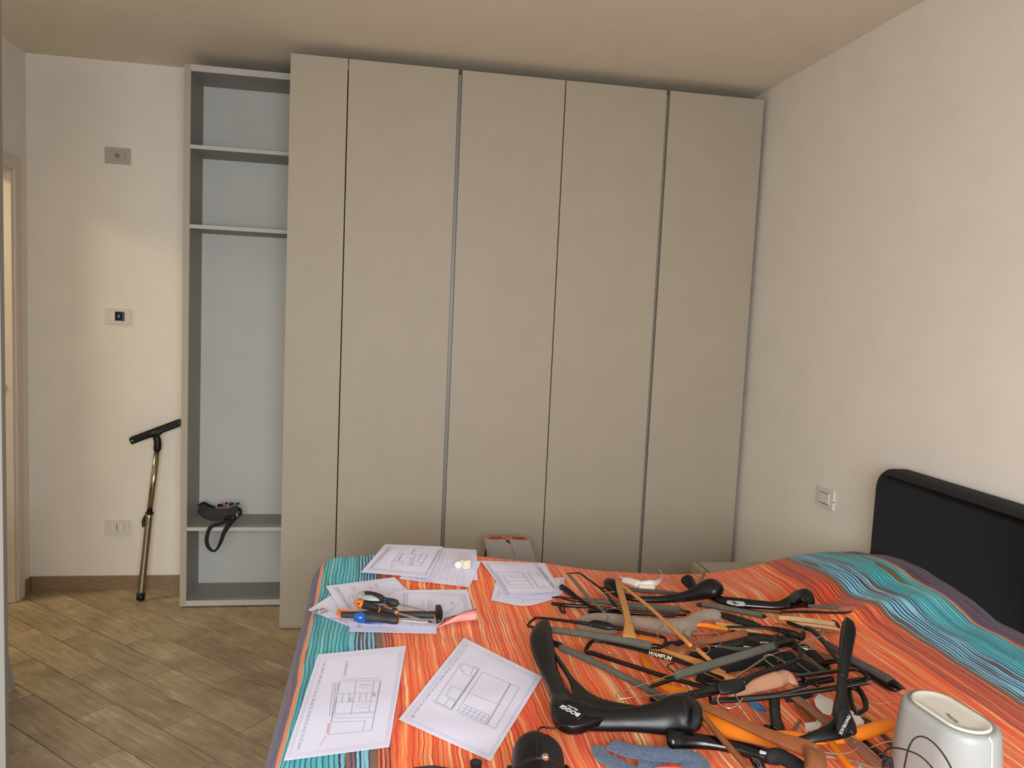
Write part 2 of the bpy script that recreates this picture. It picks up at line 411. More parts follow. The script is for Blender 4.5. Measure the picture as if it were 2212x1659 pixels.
box('latch_hole', XL-0.047, XL-0.033, DY1-0.0275, DY1-0.0262, 1.062, 1.082, M['dark'], sk)

# ------------------------------------------------------------------ wall plates
def plate(name, label, cat, x, z, mt, draw):
    t = thing(name, (x, YB, z), label, cat)
    box('cover_plate', x-0.0605, x+0.0605, YB-0.008, YB, z-0.040, z+0.040, mt, t, 0.003)
    box('recess', x-0.0345, x+0.0345, YB-0.0088, YB-0.0079, z-0.0232, z+0.0232, M['profile'], t)
    draw(t, x, z); return t
def mod(t, x0, x1, z, mt=None, nm='blank_module'):
    return box(nm, x0, x1, YB-0.0105, YB-0.008, z-0.0225, z+0.0225, mt or M['insert'], t, 0.001)
def d_top(t, x, z):
    for a, b in ((-0.0335, -0.0118), (-0.0113, 0.0113), (0.0118, 0.0335)): mod(t, x+a, x+b, z, M['plate_grey'])
    vs, fs = lathev((x, YB-0.0135, z), (x, YB-0.010, z), [(0, 0.008), (0.3, 0.0105), (1, 0.011)], 20)
    meshobj('round_sensor', vs, fs, M['profile'], t)
plate('wall_sensor', 'greyish plate with round centre sensor, highest of the three on the left white wall', 'wall plate', -1.338, 2.239, M['plate_grey'], d_top)
def d_th(t, x, z):
    mod(t, x-0.0335, x-0.0105, z)
    s = box('display', x-0.010, x+0.0335, YB-0.0118, YB-0.008, z-0.0225, z+0.0225, M['screen'], t, 0.001)
    text('digit', '8', (x+0.004, YB-0.0119, z-0.008), (x+0.013, YB-0.0119, z-0.008), (0, -1, 0), M['digits'], s, 1.0)
    for i in range(4): box('indicator', x+0.0265, x+0.0300, YB-0.0124, YB-0.0117, z-0.0155+i*0.0105, z-0.0125+i*0.0105, M['print'], s)
plate('thermostat', 'white thermostat plate with dark screen and blue digit, middle of the left wall', 'thermostat', -1.338, 1.437, M['plate'], d_th)
def d_so(t, x, z):
    for a, b in ((-0.0335, -0.0118), (-0.0113, 0.0113), (0.0118, 0.0335)): mod(t, x+a, x+b, z)
    for dz in (-0.011, 0, 0.011): box('socket_hole', x-0.003, x+0.003, YB-0.0112, YB-0.0103, z+dz-0.003, z+dz+0.003, M['dark'], t)
plate('power_socket', 'white three-hole power socket low on the left wall beside the vacuum tube', 'socket', -1.338, 0.336, M['plate'], d_so)
yc, zc = 2.894, 0.8346
t = thing('light_switch', (XR, yc, zc), 'white double rocker light switch plate on the right wall beside the headboard', 'light switch')
box('cover_plate', XR-0.010, XR, yc-0.060, yc+0.060, zc-0.041, zc+0.041, M['plate'], t, 0.003)
box('rocker', XR-0.0145, XR-0.009, yc-0.034, yc+0.034, zc-0.022, zc+0.022, M['plate'], t, 0.0012)
box('groove', XR-0.0148, XR-0.0140, yc-0.030, yc+0.032, zc+0.0205, zc+0.0225, M['dark'], t)
box('groove', XR-0.0148, XR-0.0140, yc-0.030, yc+0.032, zc-0.0245, zc-0.0225, M['dark'], t)
box('edge_notch', XR-0.009, XR-0.005, yc-0.0612, yc-0.0595, zc-0.008, zc-0.003, M['dark'], t)

# ------------------------------------------------------------------ wardrobes
DX = [-0.4409, -0.1885, 0.3183, 0.8166, 1.3256, 1.822]
YD, ZT = 3.662, 2.6475
def wardrobe(label, i0, i1, lft, rgt):
    x0, x1 = DX[i0]+lft, DX[i1]-rgt
    t = thing('wardrobe', ((x0+x1)/2, YD, 0), label, 'wardrobe')
    b0, b1 = x0+0.002, x1-0.002
    yb, yf = YB-0.02, YD+0.026
    vs = merge(boxv(b0, b0+0.02, yf, yb, 0.012, ZT-0.014), boxv(b1-0.02, b1, yf, yb, 0.012, ZT-0.014), boxv(b0+0.02, b1-0.02, yf, yb, ZT-0.04, ZT-0.014),
               boxv(b0+0.02, b1-0.02, yf, yb, 0.012, 0.04), boxv(b0+0.02, b1-0.02, yb-0.01, yb, 0.04, ZT-0.04))
    meshobj('carcass', vs[0], vs[1], M['lacquer_edge'], t, False)
    for fx in (b0+0.04, b1-0.04):
        for fy in (yf+0.05, yb-0.05):
            v, f = lathev((fx, fy, 0), (fx, fy, 0.0125), [(0, 0.018), (1, 0.015)], 12); meshobj('foot', v, f, M['dark'], t)
    return t
def wdoor(t, x0, x1):
    d = box('door', x0, x1, YD, YD+0.022, 0.012, ZT, M['lacquer'], t, 0.0012)
    return d
w = wardrobe('beige wardrobe section with a narrow and a wide door, next to the open shelf unit', 0, 2, 0, 0.001)
wdoor(w, DX[0], DX[1]-0.0025); wdoor(w, DX[1]+0.0025, DX[2]-0.010)
box('bottom_strip', DX[0]+0.001, DX[1]-0.003, YD+0.001, YD+0.02, 0.004, 0.0105, M['lacquer'], w)
w = wardrobe('beige two-door wardrobe section in the middle, behind the step ladder', 2, 4, 0.001, 0.001)
box('handle_profile', DX[2]-0.008, DX[2]+0.006, YD+0.012, YD+0.024, 0.02, ZT-0.02, M['profile'], w)
wdoor(w, DX[2]+0.0085, DX[3]-0.0025); wdoor(w, DX[3]+0.0025, DX[4]-0.0085)
w = wardrobe('beige single-door wardrobe section in the corner against the right wall', 4, 5, 0.001, 0.004)
box('handle_profile', DX[4]-0.007, DX[4]+0.006, YD+0.012, YD+0.024, 0.02, ZT-0.02, M['profile'], w)
wdoor(w, DX[4]+0.009, DX[5])
for zz in (2.46, 1.19, 0.3):
    v, f = lathev((DX[5]-0.002, YD+0.012, zz), (DX[5]+0.006, YD+0.012, zz), [(0, 0.009), (0.7, 0.009), (1, 0.006)], 12)
    meshobj('hinge_stud', v, f, M['dark'], w)

# open shelf unit
UX0, UX1, UY, UZ = -0.9593, -0.446, 3.955, 2.6415
t = thing('shelf_unit', ((UX0+UX1)/2, UY, 0), 'tall narrow open grey shelf unit with five levels at the left end of the wardrobe', 'shelf unit')
UB = YB-0.012
s_ = 0.030
box('side_panel', UX0, UX0+s_, UY, UB, 0.006, UZ, M['lacquer'], t, 0.001)
box('side_panel', UX1-0.02, UX1, UY, UB, 0.006, UZ, M['lacquer'], t, 0.001)
xa, xb = UX0+s_, UX1-0.02
def board(nm, z0, z1, yf=UY+0.002):
    o = box(nm, xa, xb, yf, UB-0.008, z0, z1, M['grey_inside'], t)
    e = box('edge_band', xa, xb, yf-0.0016, yf-0.0001, z0, z1, M['lacquer_edge'], o)
board('top_panel', UZ-0.030, UZ); board('bottom_panel', 0.008, 0.036)
for z in (2.2625, 1.888, 0.4025): board('shelf', z-0.009, z+0.009)
box('back_panel', xa, xb, UB-0.008, UB, 0.008, UZ-0.001, M['grey_back'], t)
box('side_lining', xa, xa+0.0012, UY+0.003, UB-0.008, 0.036, UZ-0.03, M['grey_inside'], t)
for (fx, fy) in ((UX0+0.02, UY+0.04), (UX1-0.03, UY+0.04), (UX0+0.02, UB-0.03), (UX1-0.03, UB-0.03)):
    v, f = lathev((fx, fy, 0), (fx, fy, 0.0075), [(0, 0.014), (1, 0.012)], 12); meshobj('foot', v, f, M['dark'], t)

# ------------------------------------------------------------------ bed
bed = thing('bed', (0.8, (BY0+BY1)/2, 0), 'double bed with a charcoal upholstered headboard against the right wall', 'bed')
HY0, HY1, HX0, HX1, HZ = 0.80, 2.463, 1.746, XR-0.012, 1.057
def headboard():
    rr = 0.075; n = 8; prof = []
    prof.append((HY1, 0.30)); 
    for i in range(n+1):
        a = i/n*math.pi/2; prof.append((HY1-rr+rr*math.cos(a), HZ-rr+rr*math.sin(a)))
    for i in range(n+1):
        a = math.pi/2+i/n*math.pi/2; prof.append((HY0+rr+rr*math.cos(a), HZ-rr+rr*math.sin(a)))
    prof.append((HY0, 0.30))
    m_ = len(prof); cy = (HY0+HY1)/2; cz = 0.68
    lay = [(HX1, 0.010), (HX1-0.012, 0.0), (HX0+0.022, 0.0), (HX0+0.008, 0.006), (HX0, 0.022)]
    V = []
    for X, ins in lay:
        for (y, z) in prof:
            yy = y+ins*(1 if y < cy else -1)*min(1, abs(y-cy)/((HY1-HY0)/2)*1.0); zz = z-ins*max(0, min(1, (z-0.3)/(HZ-0.3)))
            V.append((X, yy, zz))
    Fc = []
    for i in range(len(lay)-1):
        for j in range(m_-1): Fc.append([i*m_+j, i*m_+j+1, (i+1)*m_+j+1, (i+1)*m_+j])
        Fc.append([i*m_+m_-1, i*m_, (i+1)*m_, (i+1)*m_+m_-1])
    Fc.append([j for j in range(m_)]); Fc.append([(len(lay)-1)*m_+j for j in range(m_)][::-1])
    meshobj('headboard', V, Fc, M['headboard'], bed)
headboard()
box('bed_base', -0.10, 1.745, BY0+0.09, BY1-0.19, 0.10, 0.36, M['headboard'], bed, 0.01)
box('mattress', -0.11, 1.74, BY0+0.09, BY1-0.19, 0.36, 0.585, M['mattress'], bed, 0.04)
for lx in (0.0, 1.62):
    for ly in (BY0+0.18, BY1-0.28):
        v, f = lathev((lx, ly, 0), (lx, ly, 0.10), [(0, 0.02), (1, 0.03)], 12); meshobj('leg', v, f, M['dark'], bed)

def cover_mat():
    m = bpy.data.materials.new('striped_bedspread'); m.use_nodes = True; nt = m.node_tree; b = nt.nodes['Principled BSDF']
    N = nt.nodes.new; Lk = nt.links.new
    uv = N('ShaderNodeUVMap'); sp = N('ShaderNodeSeparateXYZ'); Lk(uv.outputs[0], sp.inputs[0])
    U, V = sp.outputs[0], sp.outputs[1]
    def math_(op, a, bb=None, c=None, cl=False):
        n = N('ShaderNodeMath'); n.operation = op; n.use_clamp = cl
        for i, v in enumerate((a, bb, c)):
            if v is None: continue
            if isinstance(v, (int, float)): n.inputs[i].default_value = v
            else: Lk(v, n.inputs[i])
        return n.outputs[0]
    def noise(su, sv, off, detail=2, rough=0.5, uu=None):
        c = N('ShaderNodeCombineXYZ'); Lk(math_('MULTIPLY', uu or U, su), c.inputs[0]); Lk(math_('MULTIPLY', V, sv), c.inputs[1]); c.inputs[2].default_value = off
        n = N('ShaderNodeTexNoise'); n.inputs['Scale'].default_value = 1; n.inputs['Detail'].default_value = detail; n.inputs['Roughness'].default_value = rough
        Lk(c.outputs[0], n.inputs['Vector']); return n.outputs['Fac']
    # threads wander a little
    w1 = math_('MULTIPLY', math_('SUBTRACT', noise(14, 9, 2.0, 3), 0.5), 0.016)
    w2 = math_('MULTIPLY', math_('SUBTRACT', noise(4, 2.4, 7.0, 1), 0.5), 0.034)
    W = math_('ADD', math_('ADD', U, w1), w2)
    def ramp(fac, stops, interp='LINEAR'):
        r = N('ShaderNodeValToRGB'); r.color_ramp.interpolation = interp; e = r.color_ramp.elements
        e[0].position = stops[0][0]; e[0].color = lin(stops[0][1]); e[1].position = stops[-1][0]; e[1].color = lin(stops[-1][1])
        for p, c in stops[1:-1]: k = e.new(p); k.color = lin(c)
        Lk(fac, r.inputs[0]); return r.outputs[0]
    def mix(fac, a, bb):
        x = N('ShaderNodeMix'); x.data_type = 'RGBA'
        if isinstance(fac, float): x.inputs[0].default_value = fac
        else: Lk(fac, x.inputs[0])
        for i, v in ((6, a), (7, bb)):
            if isinstance(v, tuple): x.inputs[i].default_value = v
            else: Lk(v, x.inputs[i])
        return x.outputs[2]
    def pins(period, width, soft=0.06, phase=0.0):
        f = math_('FRACT', math_('ADD', math_('DIVIDE', W, period), 10+phase)); d = math_('ABSOLUTE', math_('SUBTRACT', f, 0.5))
        r = N('ShaderNodeMapRange'); Lk(d, r.inputs[0]); r.inputs[1].default_value = width/2+soft; r.inputs[2].default_value = width/2; r.clamp = True
        return r.outputs[0]
    def thr(v, a, bb):
        r = N('ShaderNodeMapRange'); Lk(v, r.inputs[0]); r.inputs[1].default_value = a; r.inputs[2].default_value = bb; r.clamp = True; return r.outputs[0]
    streak = noise(95, 1.6, 1.0, 3, 0.6, W); streak2 = noise(50, 2.2, 5.0, 2, 0.5, W); streak3 = noise(130, 1.4, 11.0, 2, 0.5, W)
    # orange field
    org = ramp(streak, [(0.30, (216, 52, 30)), (0.40, (240, 88, 38)), (0.50, (248, 118, 54)), (0.575, (249, 142, 80)), (0.63, (253, 200, 142)), (0.70, (255, 224, 176))])
    org = mix(math_('MULTIPLY', pins(0.0092, 0.09, 0.10), thr(streak2, 0.42, 0.60)), org, lin((140, 34, 20)))
    # dark red field with thin peach lines
    red = ramp(streak3, [(0.30, (96, 30, 40)), (0.45, (176, 52, 36)), (0.55, (222, 84, 44)), (0.70, (244, 140, 84))])
    red = mix(0.45, red, org)
    red = mix(math_('MULTIPLY', pins(0.0085, 0.24, 0.10), thr(streak2, 0.34, 0.50)), red, lin((74, 26, 50)))
    teal = ramp(streak2, [(0.3, (46, 146, 164)), (0.5, (80, 184, 196)), (0.68, (128, 208, 208))])
    teal = mix(math_('MULTIPLY', pins(0.0098, 0.17, 0.10), 0.9), teal, lin((14, 78, 92)))
    teal = mix(thr(noise(34, 2.0, 21.0, 2, 0.5, W), 0.645, 0.665), teal, lin((112, 92, 54)))
    blue = ramp(streak3, [(0.3, (92, 168, 196)), (0.5, (128, 196, 216)), (0.62, (150, 204, 216)), (0.66, (128, 92, 76)), (0.75, (118, 84, 62))])
    blue = mix(thr(noise(46, 2.6, 27.0, 2, 0.5, W), 0.58, 0.61), blue, lin((126, 96, 80)))
    blue = mix(math_('MULTIPLY', pins(0.0100, 0.30, 0.10), thr(noise(60, 3.0, 33.0, 2, 0.5, W), 0.36, 0.46)), blue, lin((38, 26, 78)))
    purp = ramp(streak, [(0.32, (76, 40, 56)), (0.42, (104, 84, 104)), (0.50, (112, 116, 150)), (0.56, (106, 60, 66)), (0.62, (176, 96, 62)), (0.68, (150, 160, 190))])
    purp = mix(math_('MULTIPLY', pins(0.0062, 0.3, 0.15), 0.8), purp, lin((60, 36, 66)))
    brown = lin((122, 92, 70)); oline = lin((234, 134, 74))
    def step(p, soft=0.0012): return thr(W, p-soft, p+soft)
    seq = [(-0.300, org), (-0.262, purp), (-0.178, oline), (-0.167, teal), (-0.058, blue), (0.006, brown), (0.022, red), (0.052, org), (1.385, red), (1.466, brown), (1.480, blue), (1.568, teal), (1.664, oline), (1.672, purp)]
    col = mix(0.0, teal, teal)
    for p, c in seq: col = mix(step(p), col, c)
    Lk(col, b.inputs['Base Color']); b.inputs['Roughness'].default_value = 0.85; b.inputs['Specular IOR Level'].default_value = 0.2
    b.inputs['Sheen Weight'].default_value = 0.15
    hh = math_('SINE', math_('MULTIPLY', W, 2*math.pi/0.0092)); hn = noise(160, 60, 3.0, 2)
    hsum = math_('ADD', math_('MULTIPLY', hh, 0.35), math_('MULTIPLY', hn, 1.2))
    bp = N('ShaderNodeBump'); bp.inputs['Strength'].default_value = 0.35; bp.inputs['Distance'].default_value = 0.003
    Lk(hsum, bp.inputs['Height']); Lk(bp.outputs[0], b.inputs['Normal'])
    return m
M['cover'] = cover_mat()
def bedspread():
    r = 0.085
    ix0, iy0, iy1 = BX0+r, BY0+r, BY1-r     # flat part limits; head side ends at the headboard
    us = []; u = -0.62
    while u < ix0+0.02: us.append(u); u += 0.016
    while u < 1.744: us.append(u); u += 0.020
    us.append(1.744)
    vs_ = []; v = iy0-0.56
    while v < iy1+0.56: vs_.append(v); v += (0.016 if (v > iy1-0.02 or v < iy0) else 0.017)
    V, UV = [], []
    for v in vs_:
        for u in us:
            ex = min(0, u-ix0); ey = v-iy1 if v > iy1 else (v-iy0 if v < iy0 else 0)
            d = math.hypot(ex, ey); x = max(u, ix0); y = min(max(v, iy0), iy1)
            q = math.pi/2*r
            if d > 0:
                dx, dy = ex/d, ey/d
                dd = min(d, 0.56)
                if dd < q: h = r*math.sin(dd/r); g = r*(1-math.cos(dd/r))
                else:
                    h = r+0.10*(dd-q); g = r+(dd-q)*0.985
                    a = (u+v)*26+math.atan2(dy, dx)*7
                    h += 0.014*math.sin(a)*min(1, (dd-q)/0.2)
                x += dx*h; y += dy*h; z0 = bedz(min(max(x, BX0), BX1), min(y, BY1)); z = z0-g
            else: z = bedz(x, y)
            V.append((x, y, z)); UV.append((u, v))
    nu = len(us); Fc = []
    for j in range(len(vs_)-1):
        for i in range(nu-1): Fc.append([j*nu+i, j*nu+i+1, (j+1)*nu+i+1, (j+1)*nu+i])
    o = meshobj('bedspread', V, Fc, M['cover'], None, True, UV)
    sd = o.modifiers.new('thickness', 'SOLIDIFY'); sd.thickness = 0.006; sd.offset = -1
    props(o, 'orange and turquoise striped bedspread covering the double bed', 'bedspread')
bedspread()

# ------------------------------------------------------------------ nightstand beyond the bed
t = thing('nightstand', (1.57, 2.87, 0), 'beige nightstand in the corner between bed and wardrobe, mostly hidden', 'nightstand')
nz = 0.50
n0 = hit(1495, 1215, 2, nz); n1 = hit(1640, 1213, 2, nz)
ny1 = n0.y+0.0; nx0 = n0.x; ny0 = 2.66
box('body', nx0+0.030, nx0+0.45, ny0, ny1, 0.06, nz-0.022, M['lacquer'], t, 0.002)
box('top', nx0+0.030, nx0+0.45, ny0, ny1+0.002, nz-0.020, nz, M['lacquer'], t, 0.002)
for i, z in enumerate((0.08, 0.28)):
    box('drawer_front', nx0, nx0+0.020, ny0, ny1, z, z+0.19 if i == 0 else nz-0.002, M['lacquer'], t, 0.002)
for fx in (nx0+0.07, nx0+0.40):
    for fy in (ny0+0.04, ny1-0.04):
        v, f = lathev((fx, fy, 0), (fx, fy, 0.062), [(0, 0.012), (1, 0.014)], 10); meshobj('foot', v, f, M['dark'], t)

# ------------------------------------------------------------------ step ladder in front of the wardrobe
t = thing('step_ladder', (0.58, 3.42, 0), 'low folding aluminium step ladder with orange-red edges, between bed and wardrobe', 'step ladder')
LY = 3.42
def lp(x, y, Y=LY): return hit(*px('T', x, y), 1, Y)
def slab(nm, c, th, mt, par, bev=0.0):
    """c: 4 world corners of the front face; pushed back by th"""
    n = Vector((0, 1, 0))
    V = [Vector(p) for p in c]+[Vector(p)+n*th for p in c]
    return meshobj(nm, V, [[3, 2, 1, 0], [4, 5, 6, 7], [0, 1, 5, 4], [1, 2, 6, 5], [2, 3, 7, 6], [3, 0, 4, 7]], mt, par, False)
def down(p, q, z):   # continue the line p->q down to height z
    k = (z-p.z)/(q.z-p.z); return p+(q-p)*k
for (a, b, c, d) in (((195, 235), (640, 235), (735, 520), (250, 500)), ((655, 235), (1025, 255), (1115, 530), (745, 520))):
    A, B, C_, D_ = lp(*a), lp(*b), lp(*c), lp(*d)
    zb = 0.03
    C2, D2 = down(B, C_, 0.25), down(A, D_, 0.25)
    pn = slab('panel', (D2, C2, B, A), 0.022, M['alu'], t)
    for k in (0.25, 0.5, 0.75):
        p0 = A+(B-A)*k; p1 = D2+(C2-D2)*k
        v, f = tubev([(p0.x, p0.y-0.001, p0.z, 0.0012), (p1.x, p1.y-0.001, p1.z, 0.0012)], 6, 1, 0, ends=False); meshobj('rib', v, f, M['alu'], pn)
    for (p0, q0) in ((A, D_), (B, C_)):
        e0 = p0+Vector((0, 0.012, -0.004)); e1 = down(p0, q0, 0.02)+Vector((0, 0.05, 0))
        v, f = tubev([(e0.x, e0.y, e0.z, 0.010), (e1.x, e1.y, e1.z, 0.010)], 8, 1, 0); meshobj('leg', v, f, M['alu'], t)
for (a, b) in (((185, 215), (570, 215)), ((650, 215), (1025, 235))):
    A, B = lp(*a), lp(*b); v, f = tubev([(A.x, LY+0.010, A.z, 0.0042), ((A.x+B.x)/2, LY+0.010, (A.z+B.z)/2+0.001, 0.0050), (B.x, LY+0.010, B.z, 0.0042)], 8, 2.0, 3, tilt=Vector((0, 0, 1))); meshobj('edge_cap', v, f, M['red_edge'], t)
for (a, b) in (((275, 196), (490, 196)), ((725, 196), (945, 212))):
    A, B = lp(*a), lp(*b); v, f = tubev([(A.x, LY+0.004, A.z, 0.0036), (B.x, LY+0.004, B.z, 0.0036)], 8, 1.6, 0); meshobj('rubber_strip', v, f, M['bronze'], t)
A = lp(608, 222); v, f = lathev((A.x, LY-0.012, A.z), (A.x, LY+0.03, A.z), [(0, 0.003), (0.05, 0.0075), (1, 0.0085)], 14); meshobj('hinge_pin', v, f, M['steel'], t)
A = lp(600, 250); B = lp(655, 300); v, f = tubev([(A.x, LY-0.004, A.z, 0.005), (B.x, LY-0.004, B.z, 0.002)], 8, 1, 0); meshobj('hinge_plate', v, f, M['dark'], t)
A = lp(205, 380); B = lp(200, 495); e = down(A, B, 0.01)
v, f = tubev([(A.x, LY+0.03, A.z, 0.002), (B.x, LY+0.03, B.z, 0.0042), (e.x-0.02, LY+0.08, 0.012, 0.009)], 8, 1, 0); meshobj('brace', v, f, M['dark'], t)

# ------------------------------------------------------------------ vacuum tube leaning in the corner
t = thing('vacuum_tube', (-1.178, 4.06, 0), 'chrome telescopic vacuum tube with black T-shaped floor nozzle, leaning beside the shelf unit', 'vacuum tube')
def vp(x, y, Y): return hit(*px('V', x, y), 1, Y)
b0 = vp(1143, 1494, 4.060); t1 = vp(1218, 785, 4.115); t2 = vp(1281, 270, 4.155)
ax = (t1-b0).normalized()
b0.z = max(b0.z, 0.0)
k = (0.0-b0.z)/ax.z; bb = b0+ax*k + ax*0.006
def al(p, d): return p+ax*d
v, f = lathev(bb, al(bb, 0.036), [(0, 0.0185), (0.08, 0.0205), (1, 0.0205)], 20); meshobj('end_cap', v, f, M['black'], t)
v, f = lathev(al(bb, 0.030), t1, [(0, 0.0190), (0.03, 0.0175), (0.95, 0.0175), (1, 0.0185)], 24); meshobj('outer_tube', v, f, M['steel'], t)
v, f = lathev(t1, t2, [(0, 0.0148), (1, 0.0148)], 24); it = meshobj('inner_tube', v, f, M['steel'], t)
for i in range(12):
    q = t1+(t2-t1)*(0.06+i*0.062); v, f = lathev(q+Vector((-0.0098, -0.0098, 0)), q+Vector((-0.0116, -0.0116, 0)), [(0, 0.002), (1, 0.002)], 8); meshobj('detent', v, f, M['bronze'], it)
v, f = lathev(al(t1, -0.004), al(t1, 0.004), [(0, 0.0205), (1, 0.0205)], 24); meshobj('lock_ring', v, f, M['black'], t)
q0 = al(t1, -0.010)+Vector((-0.019, -0.006, 0)); q1 = al(t1, -0.066)+Vector((-0.020, -0.006, 0))
v, f = tubev([(q0.x+0.004, q0.y, q0.z, 0.006), ((q0.x+q1.x)/2-0.004, q0.y, (q0.z+q1.z)/2, 0.009), (q1.x, q1.y, q1.z, 0.008)], 10, 0.8, 3); meshobj('release_slider', v, f, M['black'], t)
e1 = vp(1283, 200, 4.155); e2 = vp(1262, 130, 4.155)
dn = (t2-t1).normalized()
v, f = tubev([(t2.x, t2.y, t2.z, 0.019), (e1.x, e1.y, e1.z, 0.018), (e2.x, e2.y, e2.z, 0.016)], 16, 1, 5, ends=False); meshobj('elbow', v, f, M['black'], t)
L0, L1 = vp(1078, 196, 4.150), vp(1468, 50, 4.150); mm = (L0+L1)/2
xd = (L1-L0).normalized(); yd = Vector((0, 1, 0)); zd = xd.cross(yd).normalized()
if zd.z < 0: zd = -zd
def prism(A, xa, ya, za, sx, sy, sz, bev):
    vs, fs = boxv(-sx/2, sx/2, -sy/2, sy/2, -sz/2, sz/2, bev)
    return [A+xa*v.x+ya*v.y+za*v.z for v in vs], fs
v, f = prism(mm, xd, yd, zd, (L1-L0).length+0.012, 0.045, 0.034, 0.006); meshobj('nozzle', v, f, M['black'], t, False)
v, f = prism(mm+zd*0.0185, xd, yd, zd, (L1-L0).length, 0.034, 0.004, 0.001); meshobj('brush_strip', v, f, M['strap'], t, False)
v, f = tubev([(mm.x-xd.x*0.05, mm.y-0.012, mm.z-xd.z*0.05, 0.008), (mm.x, mm.y-0.014, mm.z-0.008, 0.019), (mm.x+xd.x*0.05, mm.y-0.012, mm.z+xd.z*0.05, 0.008)], 12, 0.9, 4); meshobj('neck_bulge', v, f, M['black'], t)
e = L0+xd*0.006-Vector((0, 0.0228, 0)); v, f = lathev(e, e-Vector((0, 0.002, 0)), [(0, 0.005), (1, 0.0045)], 12); meshobj('wheel_cap', v, f, M['chrome'], t)

# ------------------------------------------------------------------ padded belt on the low shelf
t = thing('padded_belt', hit(470, 1110, 1, 4.05), 'charcoal padded belt with black webbing loop hanging over the low shelf', 'padded belt')
def sp_(x, y, Y, w): 
    X_, Y_ = px('S', x, y); p = hit(X_, Y_, 1, Y); return (p.x, p.y, p.z, 0.5*w/11.06*depth(p)/F_PX)
VT = Vector((0, -1, 0.25)).normalized()
v, f = tubev([sp_(370, 440, 4.06, 210), sp_(520, 520, 4.035, 300), sp_(720, 575, 4.02, 300), sp_(950, 560, 4.02, 260), sp_(1130, 490, 4.03, 210), sp_(1240, 410, 4.045, 150)], 16, 0.30, 6, tilt=VT); meshobj('pad', v, f, M['pad'], t)
v, f = tubev([sp_(330, 360, 4.10, 60), sp_(440, 300, 4.11, 80), sp_(560, 350, 4.10, 60), sp_(700, 400, 4.08, 60)], 10, 0.25, 5, tilt=VT); meshobj('inner_lining', v, f, M['strap'], t)
v, f = tubev([sp_(990, 640, 4.00, 90), sp_(950, 740, 3.98, 85), sp_(800, 800, 3.965, 85), sp_(640, 850, 3.950, 90), sp_(560, 960, 3.946, 95), sp_(515, 1150, 3.944, 95), sp_(540, 1320, 3.944, 90), sp_(660, 1440, 3.944, 60), sp_(760, 1390, 3.944, 60), sp_(850, 1220, 3.944, 85), sp_(930, 1000, 3.946, 105), sp_(1030, 840, 3.950, 120), sp_(1100, 730, 3.975, 120), sp_(1240, 620, 4.0, 90), sp_(1320, 540, 4.02, 80), sp_(1310, 450, 4.03, 70), sp_(1250, 430, 4.04, 50)], 8, 0.16, 6, tilt=VT, square=True); meshobj('webbing_loop', v, f, M['strap'], t)
v, f = tubev([sp_(1020, 660, 3.99, 130), sp_(1150, 640, 3.99, 130)], 10, 0.5, 3, tilt=VT); meshobj('buckle', v, f, M['gloss'], t)
for (x, y, w, mt, nm) in ((920, 385, 100, 'red', 'red_clip'), (1110, 320, 110, 'navy', 'navy_clip'), (980, 300, 70, 'gloss', 'buckle'), (1260, 310, 80, 'navy', 'navy_clip'), (840, 350, 110, 'gloss', 'buckle')):
    a = sp_(x-w*0.4, y+8, 4.07, w*0.7); b = sp_(x+w*0.4, y-8, 4.07, w*0.6)
    v, f = tubev([a, b], 8, 0.6, 0, square=True); meshobj(nm, v, f, M[mt], t)
v, f = tubev([sp_(900, 290, 4.06, 14), sp_(930, 300, 4.06, 26), sp_(960, 290, 4.06, 14)], 8, 0.5, 3); meshobj('metal_ring', v, f, M['chrome'], t)
v, f = tubev([sp_(1215, 560, 3.985, 14), sp_(1260, 600, 3.985, 20), sp_(1230, 640, 3.985, 14)], 8, 0.5, 3); meshobj('metal_ring', v, f, M['chrome'], t)

# ------------------------------------------------------------------ leaning panel and board at the left edge
p = hit(12, 1659, 1, 2.2); PXR = p.x
t = thing('loose_panel', (-1.15, 2.21, 0), 'tall grey-beige loose panel standing upright at the left edge of the picture', 'panel')
box('board', PXR-0.32, PXR, 2.2, 2.222, 0.0, 2.30, M['board_grey'], t, 0.001)
box('edge_band', PXR, PXR+0.0008, 2.2005, 2.2215, 0.001, 2.299, M['profile'], t)
for fx in (PXR-0.28, PXR-0.06):
    box('stand_foot', fx-0.02, fx+0.02, 2.222, 2.30, 0, 0.02, M['lacquer_edge'], t)
t = thing('leaning_board', (-1.45, 3.12, 0), 'short cream board with grey edge leaning behind the loose panel at far left', 'board')
bq = [hit(26, 1499, 2, 0.0), hit(8, 1372, 1, 3.16)]
a = Vector((-1.374, 3.12, 0)); top = Vector((-1.484, 3.13, 0.62))
V = [a, a+Vector((-0.30, -0.06, 0)), top+Vector((-0.22, -0.02, 0)), top]
bk = Vector((0.014, 0.022, 0))
V2 = [v+bk for v in V]
meshobj('face', V+[v+bk*0.08 for v in V], [[0, 3, 2, 1], [4, 5, 6, 7], [0, 4, 7, 3], [0, 1, 5, 4], [1, 2, 6, 5], [2, 3, 7, 6]], M['board_cream'], t, False)
W_ = [v+bk*0.08 for v in V]+V2
meshobj('edge', W_, [[0, 3, 2, 1], [4, 5, 6, 7], [0, 4, 7, 3], [0, 1, 5, 4], [1, 2, 6, 5], [2, 3, 7, 6]], M['board_grey'], t, False)

